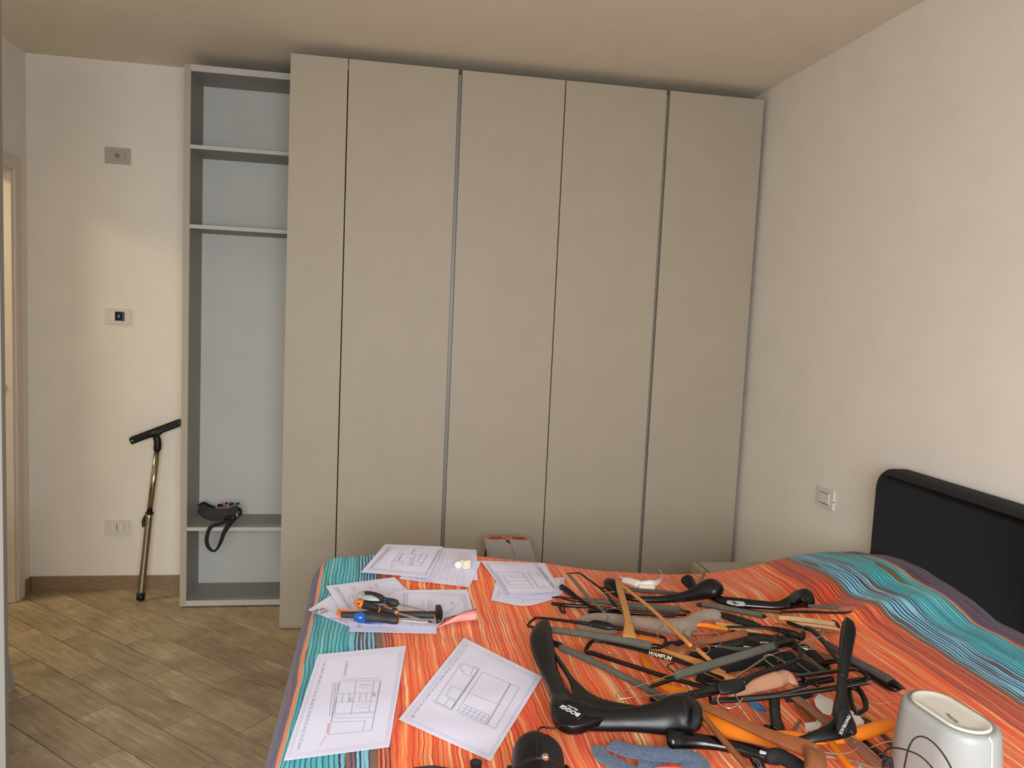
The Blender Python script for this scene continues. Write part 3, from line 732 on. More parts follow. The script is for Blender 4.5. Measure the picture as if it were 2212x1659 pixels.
# ------------------------------------------------------------------ papers with drawings
def sheet(label, fr, corners, h=0.4, curl=None, nm='drawing_sheet', group=None, mt='paper', n=(14, 12)):
    """corners TL, TR, BR, BL in zoom pixels; h cm above cover; curl(s,t)->extra cm"""
    nx, ny = n; V = []
    for j in range(ny+1):
        for i in range(nx+1):
            s, t = i/nx, j/ny
            x = (corners[0][0]*(1-s)+corners[1][0]*s)*(1-t)+(corners[3][0]*(1-s)+corners[2][0]*s)*t
            y = (corners[0][1]*(1-s)+corners[1][1]*s)*(1-t)+(corners[3][1]*(1-s)+corners[2][1]*s)*t
            hh = h+(curl(s, t) if curl else 0)
            V.append(at(fr, x, y, hh/100))
    k = (nx+1)*(ny+1)
    V += [v-Vector((0, 0, 0.0004)) for v in V]
    Fc = []
    for j in range(ny):
        for i in range(nx):
            a = j*(nx+1)+i; q = [a, a+1, a+nx+2, a+nx+1]
            Fc.append(q[::-1]); Fc.append([b+k for b in q])
    rim = [i for i in range(nx+1)]+[j*(nx+1)+nx for j in range(1, ny+1)]+[ny*(nx+1)+i for i in range(nx-1, -1, -1)]+[j*(nx+1) for j in range(ny-1, 0, -1)]
    m0 = len(V); V += [V[a] for a in rim]+[V[a+k] for a in rim]; nr = len(rim)
    for i in range(nr): Fc.append([m0+i, m0+(i+1) % nr, m0+nr+(i+1) % nr, m0+nr+i])
    root = thing(nm, sum(V[:k], Vector())/k-Vector((0, 0, 0.001)), label, 'paper', group)
    pg = meshobj('page', V, Fc, M[mt], root, True)
    root['h'] = h
    return root
def ink(root, fr, lines, w=0.9, mt='ink', h=None, nm='printed_lines', lift=0.07):
    """lines: polylines in zoom pixels; w visible width in photo pixels"""
    h = (root['h'] if h is None else h)+lift; V, Fc = [], []
    for ln in lines:
        P = []
        for (x0, y0), (x1, y1) in zip(ln, ln[1:]):
            n = max(1, int(math.hypot(x1-x0, y1-y0)/FR[fr][2]/14))
            for i in range(n): P.append((x0+(x1-x0)*i/n, y0+(y1-y0)*i/n))
        P.append(ln[-1]); Q = [at(fr, x, y, h/100) for x, y in P]
        for i in range(len(Q)-1):
            d = Q[i+1]-Q[i]
            if d.length < 1e-6: continue
            sd = Vector((-d.y, d.x, 0)).normalized()*(0.5*w*depth(Q[i])/F_PX)
            n = len(V); V += [Q[i]-sd, Q[i+1]-sd, Q[i+1]+sd, Q[i]+sd]; Fc.append([n, n+1, n+2, n+3])
    o = meshobj(nm, V, Fc, M[mt], root, False); o['kind'] = 'stuff'
    return o
def dashes(a, b, n, duty=0.6, jit=0.5):
    out = []; rnd = random.Random(n*7+int(a[0]))
    for i in range(n):
        s = (i+rnd.random()*jit*0.4)/n; e = s+duty/n*(0.5+rnd.random()*0.8)
        out.append([(a[0]+(b[0]-a[0])*s, a[1]+(b[1]-a[1])*s), (a[0]+(b[0]-a[0])*e, a[1]+(b[1]-a[1])*e)])
    return out
def textblock(c, rows, cols, fill=0.7):
    """rows of dashes inside quad c (TL TR BR BL), reading TL->TR"""
    out = []
    for r in range(rows):
        t = (r+0.5)/rows
        a = (c[0][0]+(c[3][0]-c[0][0])*t, c[0][1]+(c[3][1]-c[0][1])*t); b = (c[1][0]+(c[2][0]-c[1][0])*t, c[1][1]+(c[2][1]-c[1][1])*t)
        out += dashes(a, b, cols, fill)
    return out
def inset(c, k):
    cx = sum(p[0] for p in c)/4; cy = sum(p[1] for p in c)/4
    return [(p[0]+(cx-p[0])*k, p[1]+(cy-p[1])*k) for p in c]
def loop(c): return list(c)+[c[0]]
def bl(c, s, t):
    return ((c[0][0]*(1-s)+c[1][0]*s)*(1-t)+(c[3][0]*(1-s)+c[2][0]*s)*t, (c[0][1]*(1-s)+c[1][1]*s)*(1-t)+(c[3][1]*(1-s)+c[2][1]*s)*t)
def wav(a, b, amp, ph=0): return lambda s, t: amp*(math.sin(a*s+b*t+ph)*0.5+0.5)

# large near-left sheet
c = [(300, 185), (957, 120), (832, 875), (45, 978)]
p9 = sheet('white sheet with wardrobe interior elevations, nearest the foot-end edge of the bed', 'R', c, 0.35)
L = [loop(inset(c, 0.06)), loop(inset(c, 0.10))]
L += [[(345, 235), (140, 910)], [(362, 235), (160, 910)]]
L += [[(465, 385), (772, 380), (700, 752), (378, 785), (465, 385)], [(455, 392), (425, 625)], [(582, 383), (575, 478), (560, 540), (548, 628)], [(718, 383), (708, 470), (690, 535), (682, 610)], [(455, 478), (750, 470)], [(447, 545), (737, 532)], [(425, 628), (725, 612)], [(418, 640), (720, 618)], [(410, 690), (655, 682), (632, 758)], [(415, 660), (718, 655)], [(485, 480), (478, 540)], [(535, 478), (528, 538)], [(615, 476), (610, 535)], [(665, 472), (655, 535)], [(765, 395), (700, 750)]]
L += [[(610, 412), (700, 405)], [(608, 425), (640, 436), (700, 440)], [(612, 408), (640, 418), (695, 415)], [(580, 560), (675, 553)], [(585, 572), (620, 585), (672, 580)], [(470, 370), (775, 362)], [(415, 400), (385, 640)], [(435, 395), (400, 690)]]
ink(p9, 'R', L[:4], 0.55, 'ink_soft', nm='frame_lines')
ink(p9, 'R', L[4:], 0.8, 'ink')
ink(p9, 'R', dashes((350, 250), (150, 900), 22)+textblock([(530, 508), (556, 508), (552, 536), (526, 536)], 4, 1, 1.0)+textblock([(706, 478), (734, 476), (730, 500), (704, 500)], 4, 1, 1.0)+dashes((432, 440), (395, 700), 9, 0.3), 1.25, 'ink', nm='printed_text')
ink(p9, 'R', [[(516, 230), (492, 345)], [(524, 250), (502, 345)], [(508, 260), (497, 330)], [(385, 700), (370, 780)], [(378, 700), (365, 770)], [(360, 790), (315, 870)]], 0.9, 'ink_red', nm='red_note')
# large near-centre sheet
c = [(1390, 60), (1974, 352), (1588, 980), (903, 670)]
p10 = sheet('white sheet with grid wardrobe front and room plan, left of the wide lettered hanger', 'R', c, 0.35)
L = [loop(inset(c, 0.07)), loop(inset(c, 0.10)), [(1425, 115), (1000, 660)], [(1405, 110), (980, 650)]]
L += [[(1530, 315), (1805, 432), (1622, 740), (1338, 612), (1530, 315)], [(1735, 402), (1560, 705)], [(1740, 405), (1565, 708)], [(1440, 475), (1700, 580)], [(1385, 555), (1585, 645)], [(1370, 578), (1575, 668)], [(1352, 598), (1560, 690)]]
for k in range(1, 7): L.append([(1385+33*k, 555+15*k), (1338+33*k*1.02, 612+16*k)])
L += [[(1460, 272), (1508, 292), (1298, 602), (1160, 535)], [(1455, 280), (1495, 297), (1292, 592), (1165, 528)], [(1500, 300), (1300, 590)], [(1385, 248), (1460, 285), (1440, 345)], [(1385, 248), (1365, 290), (1395, 330), (1440, 350)], [(1300, 420), (1390, 455)], [(1300, 420), (1255, 490), (1330, 525)], [(1280, 515), (1330, 540), (1300, 590)], [(1280, 515), (1245, 565)], [(1365, 255), (1180, 530)]]
ink(p10, 'R', L[:4], 0.55, 'ink_soft', nm='frame_lines')
ink(p10, 'R', L[4:], 0.8, 'ink')
ink(p10, 'R', dashes((1415, 118), (990, 660), 20)+textblock([(1012, 640), (1030, 645), (1022, 660), (1000, 655)], 3, 2)+dashes((1340, 630), (1545, 715), 6, 0.3), 1.3, 'ink', nm='printed_text')
# second row: stack under the tools
c = [(300, 725), (548, 568), (1010, 720), (728, 897)]
p5 = sheet('white letter with large printed heading, its corner pointing to the foot edge of the bed', 'Q', c, 0.25, nm='letter')
nA = at('Q', 400, 765, 0.01); nB = at('Q', 497, 712, 0.01)
text('heading', 'Mo.', at('Q', 396, 755, 0.0032), at('Q', 497, 708, 0.0032), (0, 0, 1), M['print_d'], p5, 0.95)
text('heading', '1950', at('Q', 443, 770, 0.0032), at('Q', 515, 734, 0.0032), (0, 0, 1), M['print_d'], p5, 0.95)
ink(p5, 'Q', textblock([(515, 795), (640, 815), (640, 835), (520, 815)], 2, 7, 0.9)+textblock([(585, 775), (700, 800), (760, 880), (640, 850)], 4, 6), 1.3, 'ink', nm='printed_text')
c = [(710, 862), (1578, 905), (1580, 962), (712, 940)]
p8 = sheet('narrow visible strip of white sheet under the blue-ended screwdriver', 'Q', [(740, 780), (1578, 800), (1580, 962), (710, 940)], 0.5)
ink(p8, 'Q', textblock([(785, 870), (850, 872), (845, 905), (785, 905)], 4, 2)+textblock([(1005, 880), (1045, 882), (1040, 905), (1005, 903)], 3, 1, 1), 1.0, 'ink', nm='printed_text')
c = [(478, 487), (1160, 400), (1330, 560), (715, 880)]
p6 = sheet('white sheet with red notes and framed elevation, left of the tools, overlapping the letter', 'Q', c, 0.8, wav(9, 3, 0.12))
L = [[(555, 497), (715, 730)], [(570, 492), (740, 725)], [(590, 490), (760, 720)], [(600, 480), (1190, 420), (1270, 520)], [(700, 580), (1190, 515), (1195, 600), (730, 660), (700, 580)], [(740, 575), (770, 655)], [(760, 640), (820, 730)], [(720, 600), (1190, 550)]]
ink(p6, 'Q', L, 0.9, 'ink_soft', lift=0.2)
ink(p6, 'Q', dashes((585, 500), (715, 710), 10), 1.8, 'ink', nm='printed_text', lift=0.2)
ink(p6, 'Q', textblock([(725, 500), (765, 492), (795, 530), (755, 540)], 6, 2)+textblock([(893, 485), (925, 480), (960, 515), (925, 525)], 6, 2)+textblock([(945, 465), (985, 462), (1025, 505), (985, 515)], 7, 2), 1.1, 'ink_red', nm='red_note', lift=0.2)
c = [(1130, 530), (1895, 520), (1945, 730), (1500, 910)]
c = [(1185, 528), (1893, 522), (1945, 735), (770, 850)]
def curl7(s, t): return 0.35*math.sin(3.5*s+1)*(1-t)+0.1*math.sin(8*s)
p7 = sheet('large wavy white sheet with red notes under hammer head and screwdriver tips', 'Q', [(1185, 528), (1893, 522), (1580, 905), (740, 862)], 1.0, curl7)
sheet_r = sheet('white sheet corner with a double frame line, right of the hammer head', 'Q', [(1500, 540), (1890, 523), (1945, 735), (1500, 840)], 0.9, lambda s, t: 0.3*math.sin(3.5*s*0.5+2.6))
ink(p7, 'Q', [[(1255, 560), (1250, 735)], [(1270, 560), (1265, 735)], [(1292, 562), (1290, 730)], [(1255, 560), (1600, 556)], [(1290, 680), (1480, 690)], [(1300, 860), (1560, 880)], [(1400, 800), (1410, 890)], [(1330, 840), (1340, 885)], [(1480, 790), (1490, 885)]], 0.9, 'ink_soft', lift=0.45)
ink(p7, 'Q', textblock([(1425, 630), (1462, 630), (1462, 700), (1425, 700)], 8, 2)+textblock([(1500, 635), (1545, 632), (1545, 715), (1500, 720)], 9, 2), 1.1, 'ink_red', nm='red_note', lift=0.45)
ink(sheet_r, 'Q', [[(1610, 556), (1860, 575), (1900, 725)], [(1600, 570), (1835, 588), (1870, 715)], [(1660, 760), (1810, 665)], [(1660, 775), (1760, 712)]], 0.9, 'ink_soft', lift=0.4)
ink(sheet_r, 'Q', textblock([(1718, 640), (1755, 645), (1760, 675), (1722, 672)], 6, 2), 1.1, 'ink_red', nm='red_note', lift=0.4)
# pink curled sheet
V, Fc = [], []
n = 12
for i in range(n+1):
    s = i/n
    lo = (1570+(1982-1570)*s, 907-78*s-16*math.sin(math.pi*s)); hi = (1605+(1982-1605)*s, 890-150*s-46*math.sin(math.pi*s*0.8))
    for k in range(7):
        t = k/6; V.append(at('Q', lo[0]+(hi[0]-lo[0])*t, lo[1]+(hi[1]-lo[1])*t, 0.012+0.020*math.sin(t*math.pi*0.55)*min(1, s*2)))
for i in range(n):
    for k in range(6): Fc.append([i*7+k, (i+1)*7+k, (i+1)*7+k+1, i*7+k+1])
o = meshobj('pink_sheet', V, Fc, M['pink'], None); sd = o.modifiers.new('t', 'SOLIDIFY'); sd.thickness = 0.0005
props(o, 'pink sheet curling up at the right end of the tools', 'paper')
# far stack
pB = sheet('white text page farthest under the white plug, behind the floor plan sheet', 'Q', [(1400, 92), (1978, 128), (1990, 430), (1400, 395)], 0.3, wav(7, 2, 0.15))
ink(pB, 'Q', textblock([(1650, 150), (1940, 160), (1940, 300), (1600, 300)], 8, 6), 0.8, 'ink_soft', nm='printed_text', lift=0.25)
pC = sheet('white page of dense text lines sticking out below the floor plan sheet', 'Q', [(1340, 200), (2025, 240), (1908, 499), (1210, 415)], 0.6, wav(8, 4, 0.15))
ink(pC, 'Q', textblock([(1590, 200), (1890, 290), (1880, 470), (1480, 400)], 14, 7), 0.8, 'ink_soft', nm='printed_text', lift=0.25)
ink(pC, 'Q', dashes((1785, 478), (1875, 482), 5, 0.9)+textblock([(1300, 365), (1560, 430), (1550, 465), (1290, 395)], 3, 8), 1.2, 'ink', nm='printed_text', lift=0.25)
pA = sheet('white sheet with a small apartment floor plan, farthest left on the bed', 'Q', [(1068, 70), (1645, 95), (1500, 407), (828, 350)], 1.0, lambda s, t: 0.5*(1-t)*math.sin(3*s)+0.3*math.sin(2*s)*t)
def mp(P): return P
ink(pA, 'Q', [[(1105, 100), (905, 320), (1470, 378), (1620, 120)], [(1125, 110), (935, 308), (1480, 362), (1605, 128)], [(1208, 165), (1495, 175), (1418, 288), (1128, 262), (1208, 165)], [(1225, 190), (1190, 235), (1235, 240)], [(1270, 200), (1330, 205), (1310, 240), (1380, 245)], [(1245, 168), (1205, 232)], [(1370, 172), (1325, 280)], [(1430, 175), (1390, 250), (1440, 255)], [(1150, 240), (1240, 245)], [(1255, 240), (1240, 268)], [(1290, 255), (1350, 262), (1345, 272), (1285, 265)]], 0.9, 'ink', lift=0.75)
ink(pA, 'Q', dashes((1112, 108), (915, 310), 16)+[[(1370, 120), (1330, 165)]], 1.5, 'ink', nm='printed_text', lift=0.75)
ink(pA, 'Q', textblock([(1130, 280), (1160, 280), (1140, 310), (1115, 310)], 4, 1, 1.0), 1.2, 'ink_red', nm='red_note', lift=0.75)
# right-hand pair near the hanger pile
pE = sheet('lower white sheet of the pair beside the hanger pile, corner under a black hanger tip', 'T', [(375, 1080), (1748, 985), (1700, 1330), (283, 1438)], 0.3, lambda s, t: 0.0)
V = []
arc = [(283, 1438), (480, 1475), (700, 1525), (880, 1552), (1080, 1545), (1250, 1500), (1450, 1440), (1640, 1385), (1640, 1250), (1100, 1330), (500, 1330)]
Vv = [at('T', x, y, 0.004) for x, y in arc]; k_ = len(Vv)
meshobj('bulging_edge', Vv+[v-Vector((0, 0, 0.0005)) for v in Vv], [list(range(k_)), [i+k_ for i in range(k_)][::-1]]+[[i, i+k_, (i+1) % k_+k_, (i+1) % k_] for i in range(k_)], M['paper'], pE, False)
ink(pE, 'T', [[(445, 1220), (400, 1400)], [(1670, 1010), (1660, 1130)], [(1700, 1010), (1700, 1150)], [(600, 1380), (1000, 1430), (1350, 1420)], [(925, 1425), (915, 1500)]], 0.8, 'ink')
ink(pE, 'T', textblock([(455, 1270), (505, 1290), (490, 1390), (410, 1380)], 4, 3), 1.2, 'ink', nm='printed_text')
pD = sheet('upper white sheet of the pair beside the hanger pile, with two plan outlines', 'T', [(80, 655), (1350, 705), (1655, 1255), (620, 1375)], 0.8, lambda s, t: 0.25*math.sin(3.1*s)*t)
ink(pD, 'T', [[(175, 700), (1200, 712), (1610, 1240)], [(175, 700), (630, 1345)], [(220, 730), (650, 1320), (1400, 1300)], [(375, 880), (900, 880), (1130, 1190), (590, 1190), (375, 880)], [(455, 982), (975, 982)], [(540, 985), (640, 1130), (1090, 1130)], [(600, 1055), (1030, 1055)], [(430, 940), (930, 940)], [(990, 875), (1225, 875)], [(1010, 885), (1235, 1195), (1480, 1195)], [(1200, 880), (1250, 940)], [(1060, 930), (1270, 930)], [(1150, 730), (1560, 1240)]], 0.9, 'ink', lift=0.35)
ink(pD, 'T', dashes((1230, 790), (1540, 1190), 11, 0.9)+textblock([(1270, 1150), (1350, 1150), (1370, 1175), (1290, 1175)], 2, 4), 1.7, 'ink', nm='printed_text', lift=0.35)

# ------------------------------------------------------------------ tools
def tube_px(fr, pts, n=12, flat=1.0, k=6, ends=True, square=False):
    return tubev([PT(fr, *p) for p in pts], n, flat, k, ends=ends, square=square)
def add(parent, nm, mt, fr, pts, **kw):
    v, f = tube_px(fr, pts, **kw); return meshobj(nm, v, f, M[mt], parent)
def root(nm, fr, x, y, h, label, cat, group=None):
    return thing(nm, at(fr, x, y, h/100), label, cat, group)
t = root('hammer', 'Q', 1000, 770, 2.2, 'hammer with black head and orange-ended black grip, lying beneath the screwdrivers', 'hammer')
add(t, 'grip', 'grip', 'Q', [(640, 772, 2.4, 62), (760, 775, 2.4, 66), (950, 765, 2.4, 66), (1200, 770, 2.4, 66), (1560, 775, 2.4, 74)], flat=0.8)
add(t, 'end_knob', 'orange_h', 'Q', [(612, 740, 2.3, 40), (610, 765, 2.4, 50), (612, 790, 2.3, 36)], flat=0.9)
add(t, 'orange_rib', 'orange_h', 'Q', [(620, 722, 2.7, 22), (720, 735, 3.0, 14), (950, 736, 3.0, 10), (1300, 736, 3.0, 9), (1555, 742, 3.0, 10)], flat=0.8)
add(t, 'collar', 'orange_h', 'Q', [(1558, 745, 2.6, 16), (1562, 775, 2.6, 18), (1564, 812, 2.6, 14)], flat=1)
add(t, 'head', 'black', 'Q', [(1598, 700, 3.0, 60), (1606, 760, 3.2, 72), (1605, 815, 3.0, 60), (1590, 848, 2.4, 30)], flat=0.9, square=True)
t = root('screwdriver', 'Q', 980, 615, 4, 'grey and black screwdriver with blue ring, topmost of the three', 'screwdriver')
add(t, 'handle', 'grip', 'Q', [(832, 590, 4.5, 90), (900, 592, 4.6, 108), (1000, 612, 4.6, 100), (1065, 632, 4.5, 66), (1130, 650, 4.5, 82), (1175, 660, 4.4, 76)], n=16)
add(t, 'butt_cap', 'grey_h', 'Q', [(815, 590, 4.8, 62), (838, 588, 4.8, 100), (848, 588, 4.8, 88)], n=16)
add(t, 'grey_inlay', 'grey_h', 'Q', [(850, 598, 6.2, 52), (920, 607, 6.5, 62), (985, 622, 6.3, 36), (1010, 634, 6.1, 10)], flat=0.5)
add(t, 'blue_ring', 'blue_h', 'Q', [(1066, 604, 5.6, 10), (1070, 632, 6.0, 11), (1055, 672, 5.4, 10)])
add(t, 'shaft', 'chrome', 'Q', [(1195, 664, 4.2, 15), (1490, 735, 3.5, 13)], k=3)
t = root('screwdriver', 'Q', 970, 700, 3, 'orange and black screwdriver with a hanging hole, middle of the three', 'screwdriver')
add(t, 'handle', 'grip', 'Q', [(850, 672, 3.4, 84), (940, 695, 3.5, 76), (1020, 712, 3.5, 66), (1100, 728, 3.5, 76), (1170, 742, 3.4, 70)], n=16)
add(t, 'butt_cap', 'orange_h', 'Q', [(790, 652, 3.6, 70), (815, 662, 3.6, 88), (835, 668, 3.6, 86)], n=16)
add(t, 'hanging_hole', 'grip', 'Q', [(795, 660, 5.3, 14), (812, 668, 5.5, 20)], flat=0.4)
add(t, 'orange_ring', 'orange_h', 'Q', [(1008, 685, 4.6, 12), (1018, 712, 5.0, 14), (1002, 745, 4.6, 12)])
add(t, 'orange_stripe', 'orange_h', 'Q', [(1055, 695, 5.0, 8), (1135, 712, 5.0, 10)], k=2)
add(t, 'ferrule', 'orange_h', 'Q', [(1178, 748, 3.4, 50), (1190, 752, 3.4, 34)], k=2)
add(t, 'shaft', 'chrome', 'Q', [(1195, 757, 3.4, 20), (1505, 842, 2.6, 19)], k=3)
add(t, 'bit_tip', 'black', 'Q', [(1505, 842, 2.7, 22), (1530, 850, 2.6, 20)], k=2)
add(t, 'bit', 'chrome', 'Q', [(1530, 850, 2.5, 16), (1580, 866, 2.0, 10)], k=2)
t = root('screwdriver', 'Q', 970, 810, 3, 'black screwdriver with round blue butt and orange ferrule, lowest of the three', 'screwdriver')
add(t, 'handle', 'grip', 'Q', [(845, 795, 3.2, 96), (920, 800, 3.3, 104), (1010, 808, 3.3, 90), (1080, 818, 3.3, 80), (1140, 824, 3.3, 86), (1180, 828, 3.2, 84)], n=16)
add(t, 'butt_cap', 'blue_h', 'Q', [(785, 800, 3.3, 84), (820, 800, 3.4, 112), (845, 800, 3.3, 104)], n=16)
add(t, 'blue_underside', 'blue_h', 'Q', [(840, 832, 2.4, 50), (930, 848, 1.8, 36), (1060, 855, 1.6, 16)], flat=0.7)
add(t, 'ferrule', 'orange_h', 'Q', [(1190, 828, 3.2, 78), (1202, 830, 3.2, 62), (1216, 832, 3.2, 34)], k=3)
add(t, 'shaft', 'chrome', 'Q', [(1220, 830, 3.2, 13), (1540, 860, 2.4, 13)], k=3)
# white plug with clear knob
t = root('plug_adapter', 'Q', 1850, 265, 1.5, 'small ivory cube plug with clear toothed knob on the far text page', 'plug')
cA = at('Q', 1868, 268, 0.022)
vs, fs = boxv(-0.0125, 0.0125, -0.012, 0.012, -0.014, 0.014, 0.003)
rm = Matrix.Rotation(R(25), 3, 'Z')
meshobj('cube_body', [cA+rm@v for v in vs], fs, M['ivory'], t, False)
cB = at('Q', 1795, 275, 0.016); V = []; Fc = []
for k in range(2):
    for i in range(24):
        a = 2*math.pi*i/24; r_ = 0.0145 if i % 2 == 0 else 0.0095
        V.append(cB+Vector((r_*math.cos(a), -0.003+0.008*k, r_*math.sin(a)*0.95)))
for i in range(24): Fc.append([i, (i+1) % 24, 24+(i+1) % 24, 24+i])
V += [cB+Vector((0, -0.007, 0)), cB+Vector((0, 0.009, 0))]
for i in range(24): Fc.append([i, 48, (i+1) % 24]); Fc.append([24+i, 24+(i+1) % 24, 49])
meshobj('toothed_knob', V, Fc, M['clear'], t, False)

# ------------------------------------------------------------------ clothes hangers
def hanger(label, fr, x, y, h, parts, nm='clothes_hanger', cat='hanger', group='clothes hangers piled on the bed'):
    t = thing(nm, at(fr, x, y, h/100), label, cat, group)
    for p in parts:
        kw = p[4] if len(p) > 4 else {}
        add(t, p[0], p[1], p[2], p[3], **kw)
    return t
fl_ = dict(flat=0.55); sq = dict(flat=0.5, square=True)
W = 9   # wire width in frame-1 px
hanger('thin black angular trouser hanger, its open corner pointing up beside the paper pair', '1', 600, 300, 2, [
    ('wire_frame', 'black', '1', [(300, 132, 4.5, 16), (460, 122, 4.5, 20), (535, 150, 4.5, 26), (860, 395, 3.5, 34), (960, 520, 3.3, 42), (1045, 640, 3.0, 40)], dict(k=5)),
    ('lower_bar', 'bronze', '1', [(320, 132, 4.6, 18), (350, 165, 4.6, 44), (620, 470, 4.3, 46), (880, 715, 4.0, 40)], dict(flat=0.4, square=True)),
    ('hook', 'dark', '1', [(880, 715, 4.1, 8), (922, 790, 4.1, 7), (890, 860, 4.1, 7)])])
hanger('glossy black round-ended hanger arm poking out left of the pile', '1', 400, 430, 2, [
    ('arm', 'gloss', '1', [(232, 335, 3.2, 95), (330, 400, 3.0, 88), (480, 510, 2.5, 66), (640, 610, 1.8, 48), (860, 720, 1.6, 40)], dict(n=14))])
hanger('black trouser hanger with long grey foam bar lying farthest left, under the wood hanger', '1', 1200, 590, 1.6, [
    ('upper_tip', 'satin', '1', [(90, 492, 2.6, 22), (200, 482, 2.6, 34), (330, 515, 2.4, 50), (520, 540, 2.2, 46)]),
    ('foam_sleeve', 'foam', '1', [(500, 518, 2.4, 66), (800, 548, 2.4, 74), (1250, 605, 2.4, 80), (1960, 665, 2.4, 86)], dict(n=12)),
    ('end_cap', 'satin', '1', [(1960, 672, 2.3, 52), (2080, 695, 2.2, 40), (2130, 705, 2.0, 46)]),
    ('lower_bar', 'gloss', '1', [(90, 578, 1.4, 50), (300, 605, 1.4, 62), (800, 640, 1.4, 46), (1400, 700, 1.4, 50), (2080, 750, 1.2, 40)]),
    ('clip', 'black', '1', [(190, 610, 1.6, 50), (225, 690, 1.4, 40), (275, 720, 1.2, 26), (262, 640, 1.4, 26)]),
    ('hook', 'chrome', '1', [(835, 495, 4.0, W), (860, 440, 4.4, W), (905, 418, 4.6, W), (970, 455, 4.4, W), (1070, 520, 4.0, W)])])
hanger('black hanger bar just behind the taupe hanger with small rounded end', '1', 900, 700, 1.6, [
    ('arm', 'gloss', '1', [(640, 700, 1.5, 60), (760, 690, 1.5, 60), (1000, 705, 1.5, 50), (1300, 720, 1.5, 54), (1900, 770, 1.3, 36)]),
    ('hook', 'chrome', '1', [(890, 680, 3.4, W), (960, 648, 3.6, W), (1040, 645, 3.7, W+1), (1110, 680, 3.6, W+1), (1150, 745, 3.4, W)])])
hanger('ribbed black wide-shoulder suit hanger at the far side of the pile', 'A', 1200, 330, 2, [
    ('shoulder', 'satin', 'A', [(700, 205, 4.0, 80), (735, 240, 3.6, 120), (790, 300, 3.0, 70), (900, 335, 2.8, 50), (1050, 345, 2.8, 56), (1200, 335, 3.0, 66), (1330, 315, 3.4, 88), (1430, 280, 4.2, 130), (1505, 262, 4.6, 170), (1545, 280, 4.2, 150)], dict(n=18, flat=0.8)),
    ('hook', 'chrome', '1', [(900, 405, 4.4, W), (1000, 405, 4.6, W+1), (1060, 398, 4.6, W)])]
    + [('rib', 'black', 'A', [(1190+i*19, 318-0.22*i*i*0.55-i*1.0, 4.6+i*0.13, 6), (1196+i*19, 365-i*1.6, 3.6, 7)], dict(n=6, k=2)) for i in range(15)])
hanger('dark grey foam bar of a trouser hanger, farthest behind the ribbed black hanger', '1', 1500, 390, 2, [
    ('foam_sleeve', 'foam', '1', [(1060, 355, 1.8, 50), (1400, 385, 1.8, 60), (1700, 405, 1.8, 60), (2000, 440, 1.8, 56)]),
    ('red_fleck', 'strap', '1', [(820, 340, 1.2, 26), (1060, 380, 1.2, 30)])])
H8 = hanger('glossy black wide hanger with grey oval emblem label at the far right of the pile', '2', 900, 450, 2, [
    ('shoulder', 'gloss', '2', [(20, 170, 5.0, 165), (60, 225, 4.0, 150), (130, 300, 3.0, 110), (300, 380, 2.4, 90), (450, 425, 2.4, 110), (650, 455, 2.4, 128), (850, 475, 2.4, 116), (1100, 490, 2.6, 110), (1250, 455, 3.2, 150), (1370, 410, 3.8, 220), (1470, 395, 4.2, 245)], dict(n=18, flat=0.6)),
    ('end_plate', 'black', '2', [(1400, 400, 7.0, 90), (1500, 380, 7.0, 130)], dict(flat=0.3))])
FR['_'] = (0, 0, 1)
add(H8, 'emblem_label', 'grey_h', '2', [(510, 445, 5.0, 50), (600, 460, 5.1, 66), (700, 468, 5.1, 58)], flat=0.25)
v, f = tube_px('2', [(560, 445, 6.0, 8), (600, 460, 6.1, 14), (640, 470, 6.0, 8)]); meshobj('emblem', v, f, M['print_d'], H8)
v, f = tube_px('2', [(590, 430, 6.1, 12), (594, 470, 6.1, 12), (592, 490, 6.0, 8)]); meshobj('emblem', v, f, M['print_d'], H8)
hanger('ridged dark grey bar hanger with pale wooden strip just in front of the emblem hanger', '2', 600, 540, 3, [
    ('foam_sleeve', 'foam', '2', [(195, 475, 3.6, 56), (400, 505, 3.6, 56), (650, 555, 3.6, 58), (915, 605, 3.6, 62)], dict(square=True)),
    ('end_clip', 'black', '2', [(150, 480, 3.6, 36), (195, 478, 3.6, 50)], dict(k=2)),
    ('end_clip', 'black', '2', [(915, 605, 3.6, 56), (960, 625, 3.6, 40)], dict(k=2)),
    ('wood_strip', 'wood_pale', '2', [(1130, 632, 3.2, 54), (1400, 655, 3.0, 60), (1780, 705, 2.8, 58)], dict(flat=0.4, square=True)),
    ('hook', 'chrome', '2', [(1110, 640, 4.6, 7), (1120, 618, 4.8, 8), (1040, 622, 4.8, 8), (960, 634, 4.8, 8), (1000, 650, 4.7, 8), (1100, 645, 4.6, 7)]),
    ('upper_wire', 'black', '2', [(640, 520, 2.2, 12), (930, 555, 2.2, 14), (1150, 580, 2.2, 14)])])
hanger('pale wooden hanger with frayed black end, pointing at the upright black hanger tip', '2', 1500, 720, 2, [
    ('arm', 'wood_pale', '2', [(1280, 695, 2.0, 34), (1500, 720, 2.0, 42), (1840, 765, 2.0, 46)], dict(flat=0.7)),
    ('lower_arm', 'wood_red', '2', [(1100, 700, 1.2, 22), (1500, 770, 1.2, 26), (1820, 810, 1.2, 30)]),
    ('end_clip', 'black', '2', [(1765, 670, 2.8, 26), (1810, 700, 2.9, 40), (1840, 745, 2.8, 30)])])
